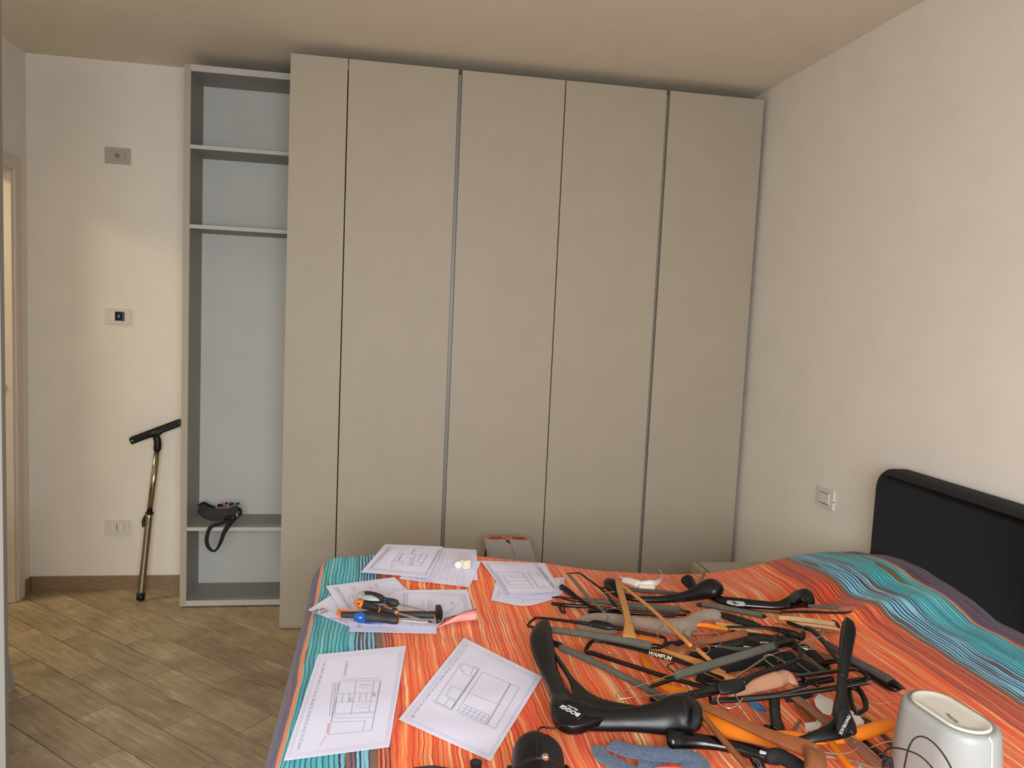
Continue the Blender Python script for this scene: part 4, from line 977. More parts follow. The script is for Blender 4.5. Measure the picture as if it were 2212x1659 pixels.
hanger('grey foam trouser hanger with dark pointed tip, behind the emblem hanger at the right', '2', 1700, 520, 2, [
    ('foam_sleeve', 'foam', '2', [(1480, 490, 2.4, 40), (1700, 505, 2.4, 46), (1822, 518, 2.4, 50)]),
    ('tip', 'wood_brown', '2', [(1825, 525, 2.3, 40), (1920, 540, 2.2, 22), (2010, 545, 2.0, 10)]),
    ('lower_bar', 'black', '2', [(1150, 560, 1.2, 26), (1500, 565, 1.2, 30), (1900, 575, 1.2, 26), (2000, 550, 1.4, 12)])])
hanger('taupe flocked wide hanger lying across the back of the pile', 'A', 1000, 520, 2, [
    ('shoulder', 'taupe', 'A', [(500, 525, 2.6, 105), (600, 505, 2.8, 112), (720, 500, 2.8, 100), (900, 520, 2.8, 96), (1080, 545, 2.8, 104), (1220, 555, 3.0, 130), (1310, 560, 3.2, 150), (1350, 520, 3.2, 100), (1420, 478, 3.4, 90), (1510, 462, 3.6, 96), (1555, 472, 3.4, 92)], dict(n=16, flat=0.7)),
    ('lower_shoulder', 'taupe', 'A', [(480, 560, 1.6, 60), (600, 590, 1.6, 50), (760, 600, 1.6, 44)]),
    ('collar', 'taupe', 'A', [(1310, 560, 3.0, 110), (1320, 615, 2.4, 70)]),
    ('hook', 'chrome', 'A', [(1290, 605, 4.0, 7), (1370, 660, 4.2, 7), (1470, 710, 4.2, 7), (1492, 738, 4.2, 7), (1460, 762, 4.1, 8), (1350, 738, 4.0, 10)])])
hanger('honey wooden hanger standing up across the pile with a slim round bar', '1', 1150, 500, 5, [
    ('arm', 'wood', '1', [(1082, 250, 6.0, 110), (1110, 400, 6.2, 108), (1180, 650, 6.2, 104), (1222, 850, 6.0, 112), (1240, 1060, 5.0, 210), (1242, 1110, 4.6, 225)], dict(flat=0.35, square=True, n=12)),
    ('round_bar', 'wood', '1', [(1140, 315, 6.2, 50), (1500, 600, 6.6, 54), (1800, 870, 6.8, 58), (2150, 1200, 6.6, 64)], dict(k=3)),
    ('round_bar_end', 'wood', 'A', [(1400, 735, 6.5, 36), (1510, 835, 6.2, 36)], dict(k=2)),
    ('hook', 'chrome', '1', [(1030, 780, 5.8, W), (1120, 840, 6.6, W), (1200, 866, 7.2, W+1), (1315, 862, 6.8, W)])])
hanger('black loop trouser hanger with grey ribbed sleeve, front left over the taupe one', 'A', 600, 560, 4, [
    ('frame', 'black', 'A', [(120, 560, 3.4, 20), (72, 548, 3.6, 16), (115, 500, 4.0, 20), (160, 487, 4.2, 20), (350, 508, 4.6, 24), (560, 535, 4.8, 30), (740, 560, 4.8, 32), (950, 600, 4.8, 26), (1120, 635, 4.8, 26), (1150, 660, 4.8, 28), (1140, 700, 4.8, 30), (1100, 718, 4.8, 24)], dict(n=10, k=4)),
    ('centre_plate', 'black', 'A', [(560, 535, 5.0, 34), (600, 532, 5.2, 60), (700, 552, 5.2, 62), (745, 565, 5.0, 30)], dict(flat=0.5)),
    ('sleeve', 'foam', 'A', [(265, 580, 4.0, 44), (500, 612, 4.2, 50), (800, 660, 4.2, 52), (1020, 705, 4.2, 60)], dict(square=True)),
    ('sleeve_end', 'black', 'A', [(1020, 705, 4.2, 42), (1110, 712, 4.3, 36)], dict(k=2)),
    ('hook', 'chrome', 'A', [(1110, 690, 5.2, 7), (1085, 620, 5.6, 7), (1095, 570, 5.8, 7), (1140, 545, 6.0, 8), (1190, 575, 5.8, 8), (1225, 645, 5.6, 8)])])
HW = hanger('black loop hanger with pale serif lettering, in front of the ribbed-sleeve hanger', 'A', 900, 780, 2, [
    ('upper_bar', 'black', 'A', [(575, 670, 2.4, 22), (640, 672, 2.4, 24), (800, 705, 2.6, 26), (980, 745, 2.8, 34), (1100, 778, 3.0, 52), (1200, 805, 3.0, 44), (1380, 870, 2.8, 28), (1600, 960, 2.6, 28)], dict(flat=0.6)),
    ('end_loop', 'black', 'A', [(640, 672, 2.4, 24), (580, 668, 2.4, 28), (540, 710, 2.2, 34), (525, 750, 2.0, 26), (560, 765, 2.0, 32)]),
    ('lower_bar', 'satin', 'A', [(560, 758, 2.0, 36), (800, 835, 2.0, 36), (1150, 945, 2.0, 36), (1480, 1035, 2.0, 34)]),
    ('hook', 'chrome', '1', [(880, 1160, 4.0, 9), (848, 1200, 4.0, 9), (880, 1270, 3.8, 10), (950, 1320, 3.4, 12), (1075, 1348, 2.6, 12)])])
text('lettering', 'WAMPUM', at('A', 1008, 772, 0.048), at('A', 1188, 822, 0.048), (0, -0.55, 0.83), M['print_gold'], HW, 1.35, bold=0.02)
hanger('tan wooden hanger arm running diagonally under the wire hanger', 'A', 1300, 800, 3, [
    ('arm', 'wood', 'A', [(1110, 735, 2.4, 40), (1250, 785, 2.6, 52), (1440, 850, 2.6, 62), (1600, 925, 2.6, 58)], dict(flat=0.7)),
    ('arm_tip', 'wood', '4', [(0, 215, 2.6, 80), (180, 285, 2.6, 88), (330, 335, 2.6, 92), (480, 370, 2.4, 70)], dict(flat=0.8))])
hanger('reddish brown wooden hanger with rounded tip pointing right in the middle of the pile', '2', 300, 930, 3, [
    ('arm', 'wood_red', '3', [(1560, 110, 2.6, 110), (1700, 160, 2.8, 120), (1820, 130, 3.0, 80), (1950, 70, 3.2, 66)], dict(flat=0.6)),
    ('tip', 'wood_red', '2', [(120, 935, 3.6, 66), (350, 900, 3.8, 82), (600, 845, 4.0, 96), (720, 815, 4.0, 86)], dict(flat=0.5, square=True)),
    ('bar', 'wood_brown', '2', [(100, 822, 3.2, 36), (300, 822, 3.2, 36), (480, 800, 3.2, 30)]),
    ('hook', 'chrome', '2', [(300, 785, 4.8, 9), (350, 800, 4.9, 9), (405, 835, 4.6, 9)])])
hanger('orange flocked hanger arm peeking out beneath the taupe hanger', '2', 300, 750, 3, [
    ('arm', 'orange', '2', [(60, 720, 2.6, 50), (220, 720, 2.8, 60), (350, 745, 2.8, 66), (500, 775, 2.8, 54)], dict(n=12, flat=0.8))])
hanger('orange flocked hanger lying flat under the foam bars in the left middle', '3', 1400, 480, 0.8, [
    ('arm', 'orange', '3', [(1200, 190, 0.7, 70), (1300, 380, 0.7, 110), (1420, 540, 0.7, 130), (1580, 640, 0.7, 120), (1780, 640, 0.7, 60)], dict(flat=0.3, n=12)),
    ('upper_arm', 'orange', '1', [(1250, 1090, 1.0, 70), (1500, 1110, 1.0, 80), (1700, 1160, 1.0, 60)], dict(flat=0.4))])
hanger('long dark grey foam bar crossing diagonally toward the wide lettered hanger', '3', 800, 430, 2, [
    ('tip', 'black', '3', [(80, 20, 3.2, 30), (110, 60, 3.1, 70), (180, 85, 3.0, 80)], dict(k=3)),
    ('foam_sleeve', 'foam', '3', [(185, 110, 3.0, 84), (500, 245, 3.0, 88), (900, 440, 3.0, 88), (1200, 590, 3.0, 92), (1520, 770, 3.0, 100)], dict(n=14)),
    ('lower_bar', 'black', '3', [(1320, 760, 1.4, 60), (1400, 815, 1.2, 60), (1500, 800, 1.4, 40)])])
hanger('chrome wire trouser hanger with grey foam bar crossing the middle of the pile', '3', 1700, 430, 5, [
    ('wire_frame', 'chrome', '3', [(2212, 262, 6.4, 10), (1900, 350, 6.2, 10), (1600, 445, 6.0, 11), (1200, 578, 5.0, 13), (1000, 645, 4.6, 14), (905, 680, 4.4, 14), (875, 710, 4.2, 14), (895, 745, 4.2, 14), (960, 752, 4.2, 14), (1150, 730, 4.4, 14), (1450, 702, 4.6, 14), (1700, 675, 4.8, 14), (1890, 658, 5.0, 12)], dict(k=4, n=8)),
    ('rod', 'satin', '3', [(1310, 600, 4.9, 46), (1450, 555, 5.0, 52), (1580, 515, 5.1, 52)]),
    ('foam_sleeve', 'foam', '2', [(-100, 1320, 5.4, 105), (300, 1200, 5.8, 100), (700, 1080, 6.0, 96), (1060, 970, 6.2, 90)], dict(n=12, square=True)),
    ('foam_crease', 'dark', '3', [(1800, 480, 7.6, 14), (1950, 430, 7.8, 12), (2100, 395, 7.8, 8)]),
    ('rod_end', 'satin', '2', [(1060, 970, 6.2, 80), (1200, 935, 6.2, 76), (1300, 915, 6.2, 60)]),
    ('wire_arm', 'chrome', '2', [(610, 1330, 6.0, 16), (800, 1210, 6.3, 14), (980, 1095, 6.6, 12), (1300, 990, 7.0, 11), (1470, 985, 7.2, 11)], dict(k=4)),
    ('hook', 'chrome', '2', [(1365, 950, 7.2, 14), (1450, 910, 7.6, 14), (1560, 880, 7.8, 14), (1640, 845, 7.8, 14), (1655, 805, 7.7, 13), (1620, 782, 7.6, 12), (1570, 785, 7.4, 12)])])
hanger('black hanger with big chrome hook curling up near the upright black one', '2', 1400, 900, 4, [
    ('arm', 'black', '2', [(1230, 690, 3.4, 40), (1340, 730, 3.8, 46), (1420, 780, 4.0, 50), (1380, 870, 4.0, 60)]),
    ('hook', 'chrome', '2', [(1365, 762, 7.0, 16), (1450, 810, 7.4, 15), (1515, 870, 7.6, 15), (1535, 940, 7.6, 15), (1500, 1000, 7.5, 15), (1440, 1015, 7.4, 15), (1370, 985, 7.2, 14)], dict(k=5)),
    ('wire_bar', 'chrome', '2', [(1370, 990, 6.2, 9), (1500, 1010, 6.2, 9), (1610, 1018, 6.0, 8)])])
hanger('black plastic clip hanger with large steel hook at the front of the pile', '4', 450, 470, 5, [
    ('bar', 'black', '4', [(-60, 545, 6.4, 60), (120, 505, 6.6, 66), (290, 465, 7.0, 100)], dict(flat=0.5, square=True)),
    ('centre_plate', 'black', '4', [(310, 480, 7.2, 150), (450, 460, 7.4, 165), (560, 430, 7.2, 150)], dict(flat=0.3, square=True)),
    ('bar', 'black', '4', [(590, 400, 7.0, 100), (700, 330, 7.0, 62), (900, 260, 7.0, 60), (1150, 175, 7.0, 60), (1240, 130, 7.0, 48), (1270, 70, 7.0, 50), (1240, 0, 7.0, 48)], dict(flat=0.6, k=5)),
    ('under_bar', 'black', '4', [(-40, 600, 5.6, 40), (200, 550, 5.6, 40), (300, 530, 5.6, 40)]),
    ('hook', 'chrome', '4', [(300, 560, 7.0, 24), (275, 620, 6.4, 25), (320, 690, 6.0, 26), (420, 718, 6.0, 27), (500, 690, 6.2, 27), (572, 605, 6.6, 24)], dict(k=5)),
    ('thin_hook', 'chrome', '4', [(485, 555, 6.0, 14), (530, 630, 5.4, 14), (575, 710, 4.8, 13), (570, 850, 3.8, 12)])])
hanger('long narrow black skirt hanger of parallel metal rails, running toward the upright black hanger', '4', 1200, 530, 4, [
    ('rail', 'satin', '4', [(230, 610, 3.8, 22), (700, 575, 4.2, 30), (1100, 520, 4.4, 34), (1330, 455, 4.5, 30)], dict(square=True)),
    ('rail', 'black', '4', [(220, 650, 3.4, 26), (800, 600, 3.6, 52), (1400, 520, 3.8, 60), (2080, 410, 3.8, 50)], dict(flat=0.8, square=True)),
    ('wire', 'foam', '4', [(560, 600, 4.8, 12), (1000, 560, 5.0, 12), (1350, 470, 5.2, 18), (1380, 455, 5.2, 34)]),
    ('wire', 'foam', '4', [(300, 640, 4.6, 10), (900, 590, 5.0, 12), (1700, 480, 5.0, 14), (2100, 410, 5.0, 20)]),
    ('end_rivet', 'bronze', '4', [(2080, 408, 5.2, 40), (2112, 405, 5.2, 44)], dict(k=2)),
    ('clip', 'black', '4', [(180, 560, 5.0, 36), (200, 640, 4.4, 50), (260, 660, 4.2, 34)])])
hanger('black rounded-frame hanger behind the upright black hanger, right side of the pile', '4', 1600, 310, 3, [
    ('frame', 'satin', '4', [(1190, 335, 4.4, 50), (1500, 300, 4.6, 48), (1800, 265, 4.6, 46), (1940, 255, 4.6, 48), (2030, 300, 4.6, 50), (2080, 370, 4.4, 50), (2040, 400, 4.2, 46)], dict(n=10, k=4)),
    ('frame_rib', 'foam', '4', [(1200, 322, 5.6, 8), (1800, 252, 5.8, 8), (1930, 245, 5.8, 8)]),
    ('under_bar', 'black', '4', [(1850, 400, 3.6, 60), (1960, 380, 3.6, 60), (2080, 370, 3.6, 46)])])
hanger('pinkish bare-wood broad hanger half hidden under the clip hanger', '4', 900, 430, 3, [
    ('shoulder', 'skin_wood', '4', [(420, 590, 4.0, 40), (560, 545, 4.2, 90), (700, 470, 4.4, 140), (850, 420, 4.4, 180), (1000, 375, 4.4, 190)], dict(n=14, flat=0.4, square=True)),
    ('bend', 'skin_wood', '4', [(1000, 375, 4.3, 175), (1100, 345, 4.2, 170), (1180, 400, 3.8, 100), (1225, 435, 3.4, 50)], dict(n=14, flat=0.6)),
    ('arm', 'wood_brown', '4', [(1150, 560, 2.4, 70), (1300, 660, 2.2, 110), (1420, 760, 2.2, 105), (1560, 870, 2.2, 100), (1700, 1000, 2.0, 90)], dict(flat=0.5, square=True)),
    ('lower_arm', 'wood_red', '4', [(1180, 620, 1.0, 50), (1300, 760, 0.9, 90), (1420, 880, 0.9, 60)], dict(flat=0.5))])
HP = hanger('upright black plastic hanger with white lettering, standing tallest at the right of the pile', '4', 1750, 800, 5, [
    ('arm', 'black', '2', [(1960, 670, 9.0, 110), (1955, 760, 9.2, 170), (1925, 950, 9.2, 165), (1900, 1150, 9.0, 140), (1880, 1320, 8.6, 125)], dict(n=12, flat=0.45, square=True)),
    ('arm_root', 'black', '4', [(1775, 250, 8.6, 115), (1760, 450, 8.0, 125), (1765, 600, 7.6, 150), (1762, 720, 7.2, 200), (1785, 850, 7.0, 275), (1815, 950, 7.0, 250)], dict(n=14, flat=0.35, square=True)),
    ('channel_rib', 'dark', '2', [(1945, 700, 10.6, 12), (1905, 950, 10.6, 12), (1870, 1250, 10.2, 10)]),
    ('lower_arm', 'black', '4', [(1795, 910, 6.8, 290), (1690, 985, 6.6, 215), (1520, 1040, 6.2, 150), (1350, 1085, 5.6, 110), (1200, 1100, 5.0, 60)], dict(n=12, flat=0.35)),
    ('neck', 'black', '4', [(1850, 980, 7.0, 110), (1895, 1020, 6.8, 50)]),
    ('name_plate', 'satin', '4', [(1830, 800, 9.2, 150), (1790, 900, 9.2, 195), (1745, 1000, 9.0, 130)], dict(n=14, flat=0.16, square=True)),
    ('hook', 'wood_brown', '4', [(1895, 1030, 6.4, 8), (2000, 1130, 5.6, 9), (2180, 1290, 4.6, 9)])])
text('lettering', 'PENNYBLACK', at('4', 1838, 798, 0.118), at('4', 1722, 1022, 0.114), (0, -0.6, 0.8), M['print'], HP, 0.62, bold=0.01)
hanger('purplish brown flat wooden hanger arm in the front right, under the upright black hanger', '4', 2000, 1240, 3, [
    ('arm', 'wood_brown', '4', [(1840, 1080, 3.4, 120), (1980, 1200, 3.4, 145), (2120, 1330, 3.4, 150), (2230, 1440, 3.4, 130)], dict(flat=0.3, square=True)),
    ('metal_edge', 'chrome', '4', [(1900, 1040, 4.6, 12), (2080, 1190, 4.6, 12), (2240, 1340, 4.6, 10)])])
hanger('orange flocked hanger running right toward the grey speaker', '5', 200, 850, 3, [
    ('arm', 'orange', '4', [(860, 1020, 2.6, 50), (1050, 1035, 2.8, 100), (1250, 1045, 2.8, 95), (1430, 1075, 2.8, 70), (1650, 1080, 3.0, 80), (1900, 1040, 3.2, 150), (2080, 990, 3.4, 165), (2260, 930, 3.6, 150), (2350, 905, 3.6, 130)], dict(n=14, flat=0.7)),
    ('inner_bar', 'orange', '4', [(1370, 1135, 2.2, 24), (1600, 1140, 2.2, 24), (1850, 1120, 2.4, 20)]),
    ('lower_arm', 'orange', '4', [(1600, 1090, 3.0, 90), (1690, 1200, 3.0, 95), (1790, 1340, 2.8, 95), (1900, 1460, 2.8, 100)], dict(n=12, flat=0.8))])
hanger('orange flocked hanger in the lower left of the pile under the big brown wooden one', '4', 400, 900, 2, [
    ('arm', 'orange', '4', [(40, 760, 3.0, 130), (200, 870, 2.8, 210), (400, 960, 2.8, 230), (600, 1040, 2.8, 190), (850, 1130, 2.8, 110), (960, 1170, 2.6, 70)], dict(n=14, flat=0.4)),
    ('brown_bar', 'wood_red', '4', [(40, 885, 1.6, 36), (200, 940, 1.6, 40), (340, 985, 1.6, 30)])])
hanger('large reddish wooden hanger with rounded shoulder at the very front of the pile', '4', 900, 1030, 6, [
    ('arm', 'wood_red', '4', [(30, 665, 6.0, 80), (250, 755, 6.4, 110), (500, 865, 6.8, 125), (800, 1000, 7.2, 140), (1050, 1100, 7.6, 165), (1280, 1180, 8.0, 205), (1400, 1240, 8.0, 225)], dict(n=14, flat=0.5, square=True)),
    ('shoulder', 'wood_red', '4', [(1390, 1220, 8.0, 230), (1440, 1290, 8.0, 260), (1450, 1400, 8.0, 265), (1440, 1520, 7.6, 260)], dict(n=14, flat=0.5, square=True)),
    ('lower_bar', 'wood_red', '4', [(50, 710, 6.0, 60), (160, 880, 5.4, 62), (330, 1080, 5.0, 66), (520, 1300, 4.6, 70), (650, 1450, 4.4, 76)], dict(n=10, square=True))])
HB = hanger('wide matte black suit hanger with white brand lettering, nearest the paper sheets', '3', 500, 900, 3, [
    ('left_shoulder', 'satin', 'A', [(215, 520, 5.8, 70), (195, 570, 5.4, 140), (180, 660, 4.8, 190), (200, 780, 4.2, 180), (240, 900, 3.8, 150), (290, 1010, 3.8, 140), (330, 1110, 4.0, 150), (370, 1190, 4.2, 200)], dict(n=18, flat=0.6)),
    ('yoke', 'satin', 'A', [(300, 1060, 4.0, 60), (335, 1140, 4.2, 180), (385, 1225, 4.2, 270), (460, 1255, 4.2, 270), (560, 1245, 4.0, 190)], dict(n=16, flat=0.5)),
    ('right_shoulder', 'satin', 'A', [(420, 1240, 4.2, 220), (560, 1272, 4.2, 190), (700, 1282, 4.2, 175), (850, 1280, 4.4, 180), (1000, 1275, 4.8, 215), (1130, 1265, 5.2, 260), (1230, 1240, 5.6, 290), (1320, 1240, 5.6, 290), (1370, 1245, 5.4, 250)], dict(n=18, flat=0.6)),
    ('inner_strut', 'satin', 'A', [(262, 735, 4.6, 26), (310, 812, 4.5, 36), (370, 905, 4.5, 42), (412, 975, 4.6, 44), (436, 1040, 4.6, 50)], dict(flat=0.9)),
    ('shoulder_tip', 'satin', 'A', [(1130, 1200, 6.0, 120), (1230, 1150, 6.6, 130), (1300, 1110, 7.0, 80), (1350, 1075, 7.2, 24)], dict(n=12, flat=0.5)),
    ('name_plate', 'satin', 'A', [(345, 1165, 7.2, 110), (410, 1200, 7.3, 150), (480, 1240, 7.2, 110)], dict(n=14, flat=0.14, square=True)),
    ('bolt_plate', 'chrome', 'A', [(340, 1335, 1.8, 24), (370, 1362, 1.8, 30), (430, 1370, 1.8, 26)], dict(flat=0.6)),
    ('collar', 'satin', 'A', [(300, 1220, 4.0, 110), (345, 1290, 3.8, 150), (410, 1320, 3.8, 150), (460, 1310, 4.0, 130)], dict(n=14, flat=0.6)),
    ('hook', 'black', 'C', [(868, 68, 6.0, 14), (830, 100, 5.8, 14), (780, 132, 5.4, 15), (680, 122, 5.6, 15), (640, 150, 6.0, 15), (632, 205, 6.0, 14)], dict(k=5)),
    ('painted_hollow', 'strap', 'A', [(1350, 1160, 7.6, 36), (1382, 1210, 7.8, 60), (1385, 1280, 7.0, 70), (1360, 1340, 5.6, 50)], dict(n=12, flat=0.6)),  # solid matte black piece; shade inside the open shoulder end put into colour
    ('rim', 'grip', 'A', [(1290, 1120, 9.0, 8), (1300, 1190, 9.6, 10), (1318, 1250, 9.2, 8)]),
    ])
def extrude_px(nm, mt, fr, poly, h, th, parent, bev=0.002):
    top = [at(fr, x, y, h/100) for x, y in poly]; n = len(top); c = sum(top, Vector())/n
    a = [p+(c-p).normalized()*bev for p in top]; b_ = [p-Vector((0, 0, bev)) for p in top]; d = [p-Vector((0, 0, th)) for p in top]
    V = a+b_+d; Fc = [list(range(n))]
    for k in range(2):
        for i in range(n): Fc.append([k*n+i, (k+1)*n+i, (k+1)*n+(i+1) % n, k*n+(i+1) % n])
    Fc.append([2*n+i for i in range(n)][::-1])
    o = meshobj(nm, V, Fc, M[mt], parent, True)
    o.data.polygons[0].use_smooth = False
    return o
extrude_px('web_plate', 'satin', 'A', [(405, 925), (440, 965), (490, 1015), (560, 1072), (640, 1110), (740, 1138), (860, 1160), (980, 1178), (1070, 1186), (1100, 1215), (1000, 1222), (880, 1216), (790, 1208), (700, 1188), (660, 1184), (650, 1196), (720, 1222), (700, 1260), (560, 1300), (430, 1330), (330, 1310), (275, 1240), (285, 1140), (310, 1080), (350, 1010), (385, 1050), (415, 1085), (424, 1040), (412, 985)], 5.2, 0.014, HB)
text('lettering', 'BOGGI', at('3', 432, 948, 0.090), at('3', 205, 832, 0.090), (0, -0.45, 0.9), M['print'], HB, 0.85, bold=0.03)
text('lettering', 'MILANO', at('3', 402, 893, 0.090), at('3', 278, 830, 0.090), (0, -0.45, 0.9), M['print'], HB, 0.8, bold=0.01)
hanger('glossy black wide hanger lying in the very front below the lettered suit hanger', '4', 200, 1150, 2, [
    ('shoulder', 'gloss', 'A', [(1195, 1435, 3.2, 150), (1300, 1440, 3.0, 130), (1450, 1455, 2.8, 110), (1590, 1470, 2.8, 110)], dict(n=16, flat=0.7)),
    ('arm', 'gloss', '4', [(60, 1110, 2.8, 165), (300, 1150, 2.8, 150), (550, 1200, 2.8, 170), (800, 1270, 2.8, 190), (1000, 1330, 2.8, 150)], dict(n=16, flat=0.7)),
    ('grey_insert', 'grey_h', '4', [(790, 1240, 5.4, 50), (850, 1255, 5.4, 36)], dict(flat=0.3))])
hanger('black hanger shoulder with ridged round end at the bottom centre of the pile', '4', 1000, 1330, 4, [
    ('shoulder', 'strap', '4', [(880, 1300, 4.6, 160), (1000, 1290, 5.0, 190), (1120, 1340, 5.0, 190), (1250, 1420, 4.8, 190), (1350, 1500, 4.6, 190)], dict(n=14, flat=0.8)),
    ('ridged_end', 'black', '4', [(700, 1330, 4.0, 90), (750, 1380, 4.2, 120), (800, 1430, 4.2, 110)], dict(n=14)),
    ('ring', 'profile', '4', [(680, 1310, 5.2, 8), (770, 1350, 5.6, 8), (800, 1440, 5.4, 8)]),
    ('ring', 'profile', '4', [(700, 1340, 5.6, 7), (750, 1370, 5.8, 7), (770, 1430, 5.6, 7)])])
hanger('black rectangular hanger arm standing near the blue strip', '4', 960, 780, 2, [
    ('arm', 'satin', '4', [(955, 600, 3.4, 130), (960, 750, 3.2, 130), (975, 880, 3.0, 140), (985, 960, 2.8, 145)], dict(n=12, flat=0.5, square=True)),
    ('foot', 'gloss', '4', [(1050, 900, 2.6, 30), (1065, 970, 2.4, 40)]),
    ('round_end', 'gloss', '4', [(850, 940, 2.6, 60), (880, 960, 2.6, 90)])])
hanger('long grey foam bar with dark pointed tip on the right edge of the pile', 'B', 1500, 900, 2, [
    ('foam_sleeve', 'foam', 'B', [(1110, 690, 2.2, 50), (1290, 805, 2.2, 58), (1450, 890, 2.2, 64), (1615, 985, 2.2, 70)], dict(n=12)),
    ('tip', 'satin', 'B', [(1615, 990, 2.1, 66), (1670, 1020, 2.0, 40), (1715, 1040, 1.8, 12)]),
    ('lower_bar', 'gloss', 'B', [(1260, 830, 1.0, 30), (1450, 945, 1.0, 34), (1600, 1035, 1.0, 40), (1680, 1045, 1.2, 20)])])
hanger('black bent frame with thin steel hook lying right of the upright black hanger', '4', 1950, 620, 2, [
    ('frame', 'black', '4', [(1880, 470, 3.0, 50), (1960, 490, 3.0, 56), (2010, 570, 3.0, 52), (2040, 640, 3.0, 56), (2045, 720, 3.0, 50), (1990, 760, 2.8, 54), (1930, 790, 2.8, 50)], dict(n=10, k=4, square=True)),
    ('inner_frame', 'black', '4', [(1840, 470, 2.4, 60), (1860, 600, 2.4, 60), (1900, 740, 2.4, 60)]),
    ('hook', 'chrome', '5', [(60, 465, 3.0, 22), (120, 478, 3.0, 12), (230, 508, 2.8, 12), (340, 490, 3.0, 12), (440, 495, 3.4, 12), (540, 545, 3.6, 12), (610, 620, 3.6, 12)], dict(k=4)),
    ('grey_bar', 'pad', '4', [(1950, 830, 1.8, 90), (2060, 890, 1.8, 100), (2130, 930, 1.8, 60)], dict(flat=0.5))])
hanger('brown thin-hook hanger lying low between orange arms at the front right', '4', 1750, 1330, 1.5, [
    ('arm', 'wood_brown', '4', [(1550, 1290, 1.6, 60), (1700, 1310, 1.6, 50), (1900, 1350, 1.6, 44), (2150, 1430, 1.6, 40)]),
    ('hook', 'wood_brown', '4', [(1550, 1245, 4.4, 26), (1700, 1262, 4.6, 20), (1850, 1245, 4.8, 18), (1940, 1200, 5.0, 17), (1962, 1150, 5.2, 16), (1930, 1120, 5.2, 15), (1905, 1125, 5.2, 20)], dict(k=5))])
hanger('dark rails of a clip hanger between the purplish brown arm and the grey speaker', '5', 200, 1100, 1.5, [
    ('rail', 'black', '5', [(20, 1000, 1.6, 80), (120, 1080, 1.6, 90), (260, 1190, 1.6, 90), (430, 1320, 1.6, 80)], dict(flat=0.5, square=True)),
    ('grey_rail', 'foam', '5', [(290, 930, 1.2, 80), (380, 1020, 1.2, 90), (480, 1110, 1.2, 80)], dict(flat=0.6)),
    ('wire', 'chrome', '5', [(130, 1100, 2.8, 12), (330, 1025, 3.2, 12), (500, 1008, 3.4, 12)]),
    ('wire', 'chrome', '5', [(240, 1195, 2.6, 12), (330, 1175, 2.8, 13), (450, 1175, 3.0, 12)]),
    ('wire', 'chrome', '5', [(280, 1290, 2.6, 14), (340, 1250, 3.0, 16), (450, 1240, 3.0, 14)])])
